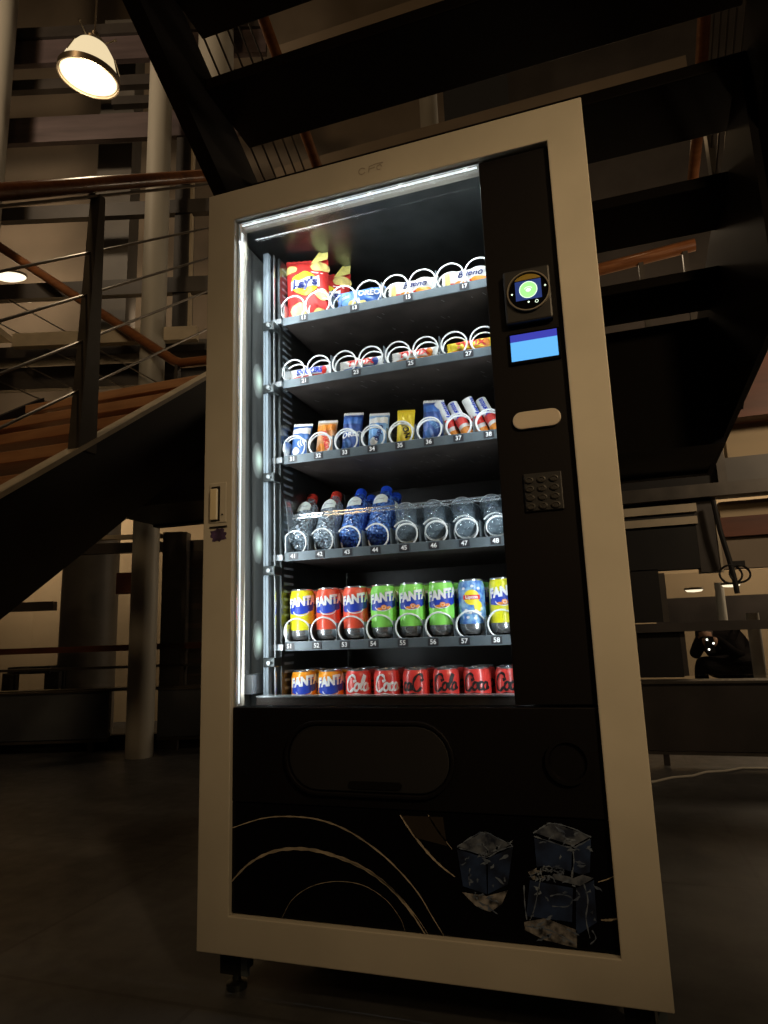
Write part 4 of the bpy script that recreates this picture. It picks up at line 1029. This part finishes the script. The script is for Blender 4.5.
pouch('dark blue snack pouch with white trim above tag 36', 5, 'foilnavy', 'mini', 'foilsky', h_=.115, accent='foilblue', rot=-.9)
def roll(lab, x):
    t = thing('candy_roll', lab, 'snack', (x, YF + .045, z3 + .012), 'third shelf snacks')
    MB().lathe([(.004, 0), (.0135, .002), (.0135, .108), (.004, .110)], 24).build('wrapper', M['foilwhite'], t, True)
    f = lambda e: (lambda a, z: ((.0135 + e) * math.sin(a / .0135), -(.0135 + e) * math.cos(a / .0135), z))
    mb = MB(); patch(mb, f(.0006), -.03, .03, lambda a: .002, lambda a: .024, 16, 2); mb.build('orange_end', M['printorange'], t)
    mb = MB(); patch(mb, f(.0007), -.03, .03, lambda a: .034, lambda a: .056, 16, 2); mb.build('red_band', M['printred'], t)
    mb = MB(); put_text(mb, f(.0012), 'Mentos', 0, .078, .017, .03, 0, 1, 0, PI / 2); mb.build('lettering', M['blue'], t)
    t.rotation_euler = (-.25, -.42, 0)
    return t
r7 = roll('red white and blue candy roll leaning left above tag 37', LX[6] + .018)
dup(r7, (LX[7] + .018, YF + .045, z3 + .012), 'red white and blue candy roll leaning beside the control column', (-.25, -.42, 0))
for i, x in ((6, LX[6] - .016), (7, LX[7] - .016)):
    t = dup(r7, (x, YF + .065, z3 + .012), 'candy roll standing behind the leaning roll above tag 3%d' % (i + 1), (-.25, -.30, .8))

# ================================================================== right background things
q = at(735, 575, 2.72)
t = thing('hanging_cable', 'black cable coiled in a loop hanging before the right window', 'cable', tuple(q))
MB().tube([(-.06, 0, .42), (-.045, 0, .25), (-.02, 0, .1), (-.005, 0, -.02), (0, 0, -.10)], .014, 8).build('cable_run', M['blackmatte'], t, True)
for dx, r in ((-.02, .055), (.025, .05)):
    MB().tube([(dx + r * math.cos(a), .01 * math.sin(3 * a), r * .9 * math.sin(a) + .005) for a in [2 * PI * k / 24 for k in range(24)]], .006, 6, True).build('cable_loop', M['blackmatte'], t, True)
MB().box(-.01, .055, -.01, .02, .045, .075).build('hook', M['blackmatte'], t)
# white cable on the floor
pts = [atz(x, y, .006) for x, y in ((560, 792), (655, 781.5), (672, 777.5), (692, 776), (706, 772), (725, 771), (742, 768), (790, 768.5))]
tag(MB().tube(pts, .006, 8).build('floor_cable', M['whitecable'], None, True), 'thin white cable lying across the floor right of the machine', 'cable')
# ceiling lights reflected in the right window, built as glowing discs beyond it
for x, y, lab in ((694, 590, 'small ceiling light pair reflected in the right window, left one'), (731, 567, 'bright oblong ceiling light reflection at top of the right window'), (731, 585, 'small ceiling light reflection behind the coiled black cable')):
    p = at(x, y, 5.2); t = thing('lamp_or_reflection', lab, 'light', tuple(p))
    MB().lathe([(.001, -.02), (.06, -.014), (.075, 0)], 20).build('diffuser', M['downlight'], t, True); MB().lathe([(.08, 0), (.08, .02)], 20).build('housing', M['lampmetal'], t, True)
a = at(655, 603, 6.2); b = at(840, 600, 6.2)
struct('trim_97', B(a.x, b.x + .8, 6.2, 6.3, at(700, 624, 6.2).z, at(700, 597, 6.2).z), M['beam'])
for x, lab in ((722, 'slim pale column beyond the right window above its rail'),):
    p = at(x, 610, 5.6); colm('round_column', lab, (p.x, p.y), .04, .75, 1.10, 'column')
p = at(757, 650, 5.0); colm('round_column', 'pale column beyond the right window at the right picture edge', (p.x, p.y), .05, 0, .80, 'column')
# person reflected in the window glass, built as a crouching figure beyond it
def person():
    Y = 6.0; o = at(712, 676, Y); s = 1.0
    t = thing('person', 'reflected person in black clothes crouching with a raised phone, built beyond the right window', 'person', (o.x, Y, 0))
    H = at(704, 641.5, Y).z; hx = at(703, 635, Y).x - o.x
    V = [(.26, .05, .24), (.27, .06, .38), (.20, .04, .52), (.08, 0, .62), (hx + .03, -.05, H - .09), (hx + .01, -.08, H - .03),     # pelvis, spine, chest, neck base, neck, head base
         (hx - .02, -.08, .58), (hx - .12, -.16, .42), (hx - .03, -.34, .60),          # near arm: shoulder, elbow, wrist
         (.26, .02, .56), (.24, -.16, .40), (hx + .06, -.32, .60),                     # far arm
         (-.12, -.30, .36), (-.10, -.02, .08), (-.12, -.20, .04), (.30, -.28, .36), (.26, 0, .08), (.27, -.2, .04)]
    E = [(0, 1), (1, 2), (2, 3), (3, 4), (4, 5), (3, 6), (6, 7), (7, 8), (2, 9), (9, 10), (10, 11), (0, 12), (12, 13), (13, 14), (0, 15), (15, 16), (16, 17)]
    Rr = [.16, .17, .18, .13, .055, .05, .075, .055, .035, .085, .055, .035, .085, .055, .045, .085, .055, .045]
    me = bpy.data.meshes.new('body'); me.from_pydata(V, E, []); bo = bpy.data.objects.new('body', me); COL.objects.link(bo); bo.parent = t
    sk = bo.modifiers.new('skin', 'SKIN'); me.materials.append(M['cloth'])
    for k, sv in enumerate(me.skin_vertices[0].data): sv.radius = (Rr[k], Rr[k]); sv.use_root = (k == 0)
    ss = bo.modifiers.new('sub', 'SUBSURF'); ss.levels = 2; ss.render_levels = 2
    hd = thing('head', '', '', (0, 0, 0)); bpy.data.objects.remove(hd)
    h = MB().lathe([(.001, -.115), (.035, -.105), (.058, -.07), (.068, -.02), (.076, .03), (.074, .07), (.055, .105), (.001, .12)], 24)
    ho = h.build('head', M['skin'], t, True, loc=(hx, -.10, H + .02)); ho.scale = (1, 1.12, 1)
    hr = MB().lathe([(.078, .0), (.083, .04), (.080, .08), (.058, .115), (.001, .13)], 24).build('hair', M['hair'], t, True, loc=(hx, -.088, H + .02)); hr.scale = (1, 1.12, 1)
    MB().lathe([(.001, .028), (.010, .01), (.013, 0)], 10, (hx, -.185, H + .005), (0, -1, 0)).build('nose', M['skin'], t, True)
    for sx in (-1, 1):
        MB().lathe([(.001, -.02), (.008, 0), (.001, .02)], 8, (hx + sx * .078, -.09, H + .01)).build('ear', M['skin'], t, True)
    for sx, wx in ((-1, V[8]), (1, V[11])):
        wv = Vector(wx); c = Vector((hx + sx * .035, -.35, H - .035)); fing = []
        hv = [tuple(wv), tuple((wv + c) / 2), tuple(c)]; he = [(0, 1), (1, 2)]; hrad = [.03, .035, .03]
        for k in range(5):
            b0_ = c + Vector((sx * .012 * (k - 2) * .5, 0, .012 * (k - 2))); n0 = len(hv); L_ = (.05, .065, .07, .065, .05)[k]
            hv += [tuple(b0_ + Vector((0, -.01, .01))), tuple(b0_ + Vector((-sx * L_ * .6, -.02, .014))), tuple(b0_ + Vector((-sx * L_, -.008, .010)))]
            he += [(2, n0), (n0, n0 + 1), (n0 + 1, n0 + 2)]; hrad += [.011, .009, .008]
        m2 = bpy.data.meshes.new('hand'); m2.from_pydata(hv, he, []); ho2 = bpy.data.objects.new('hand', m2); COL.objects.link(ho2); ho2.parent = t
        ho2.modifiers.new('skin', 'SKIN'); m2.materials.append(M['skin'])
        for k, sv in enumerate(m2.skin_vertices[0].data): sv.radius = (hrad[k], hrad[k]); sv.use_root = (k == 0)
        sb_ = ho2.modifiers.new('sub', 'SUBSURF'); sb_.levels = 1; sb_.render_levels = 1
    ph = thing('phone', 'small phone with glowing glints held before the face of the reflected person', 'phone', (o.x + hx, Y - .385, H - .03))
    B(-.038, .038, -.005, .005, -.07, .085).build('phone_body', M['blackmatte'], ph, bevel=.003)
    for dx, dz in ((-.02, .055), (.032, .02), (-.012, -.035)):
        MB().lathe([(.009, 0), (.007, .004), (.001, .004)], 14, (dx, -.005, dz), (0, -1, 0)).build('phone_glint', mat('phone_glint', (1, 1, 1), .4, emit=(1, .97, .88), es=4), ph, True)  # bright glints built as small glowing discs
person()
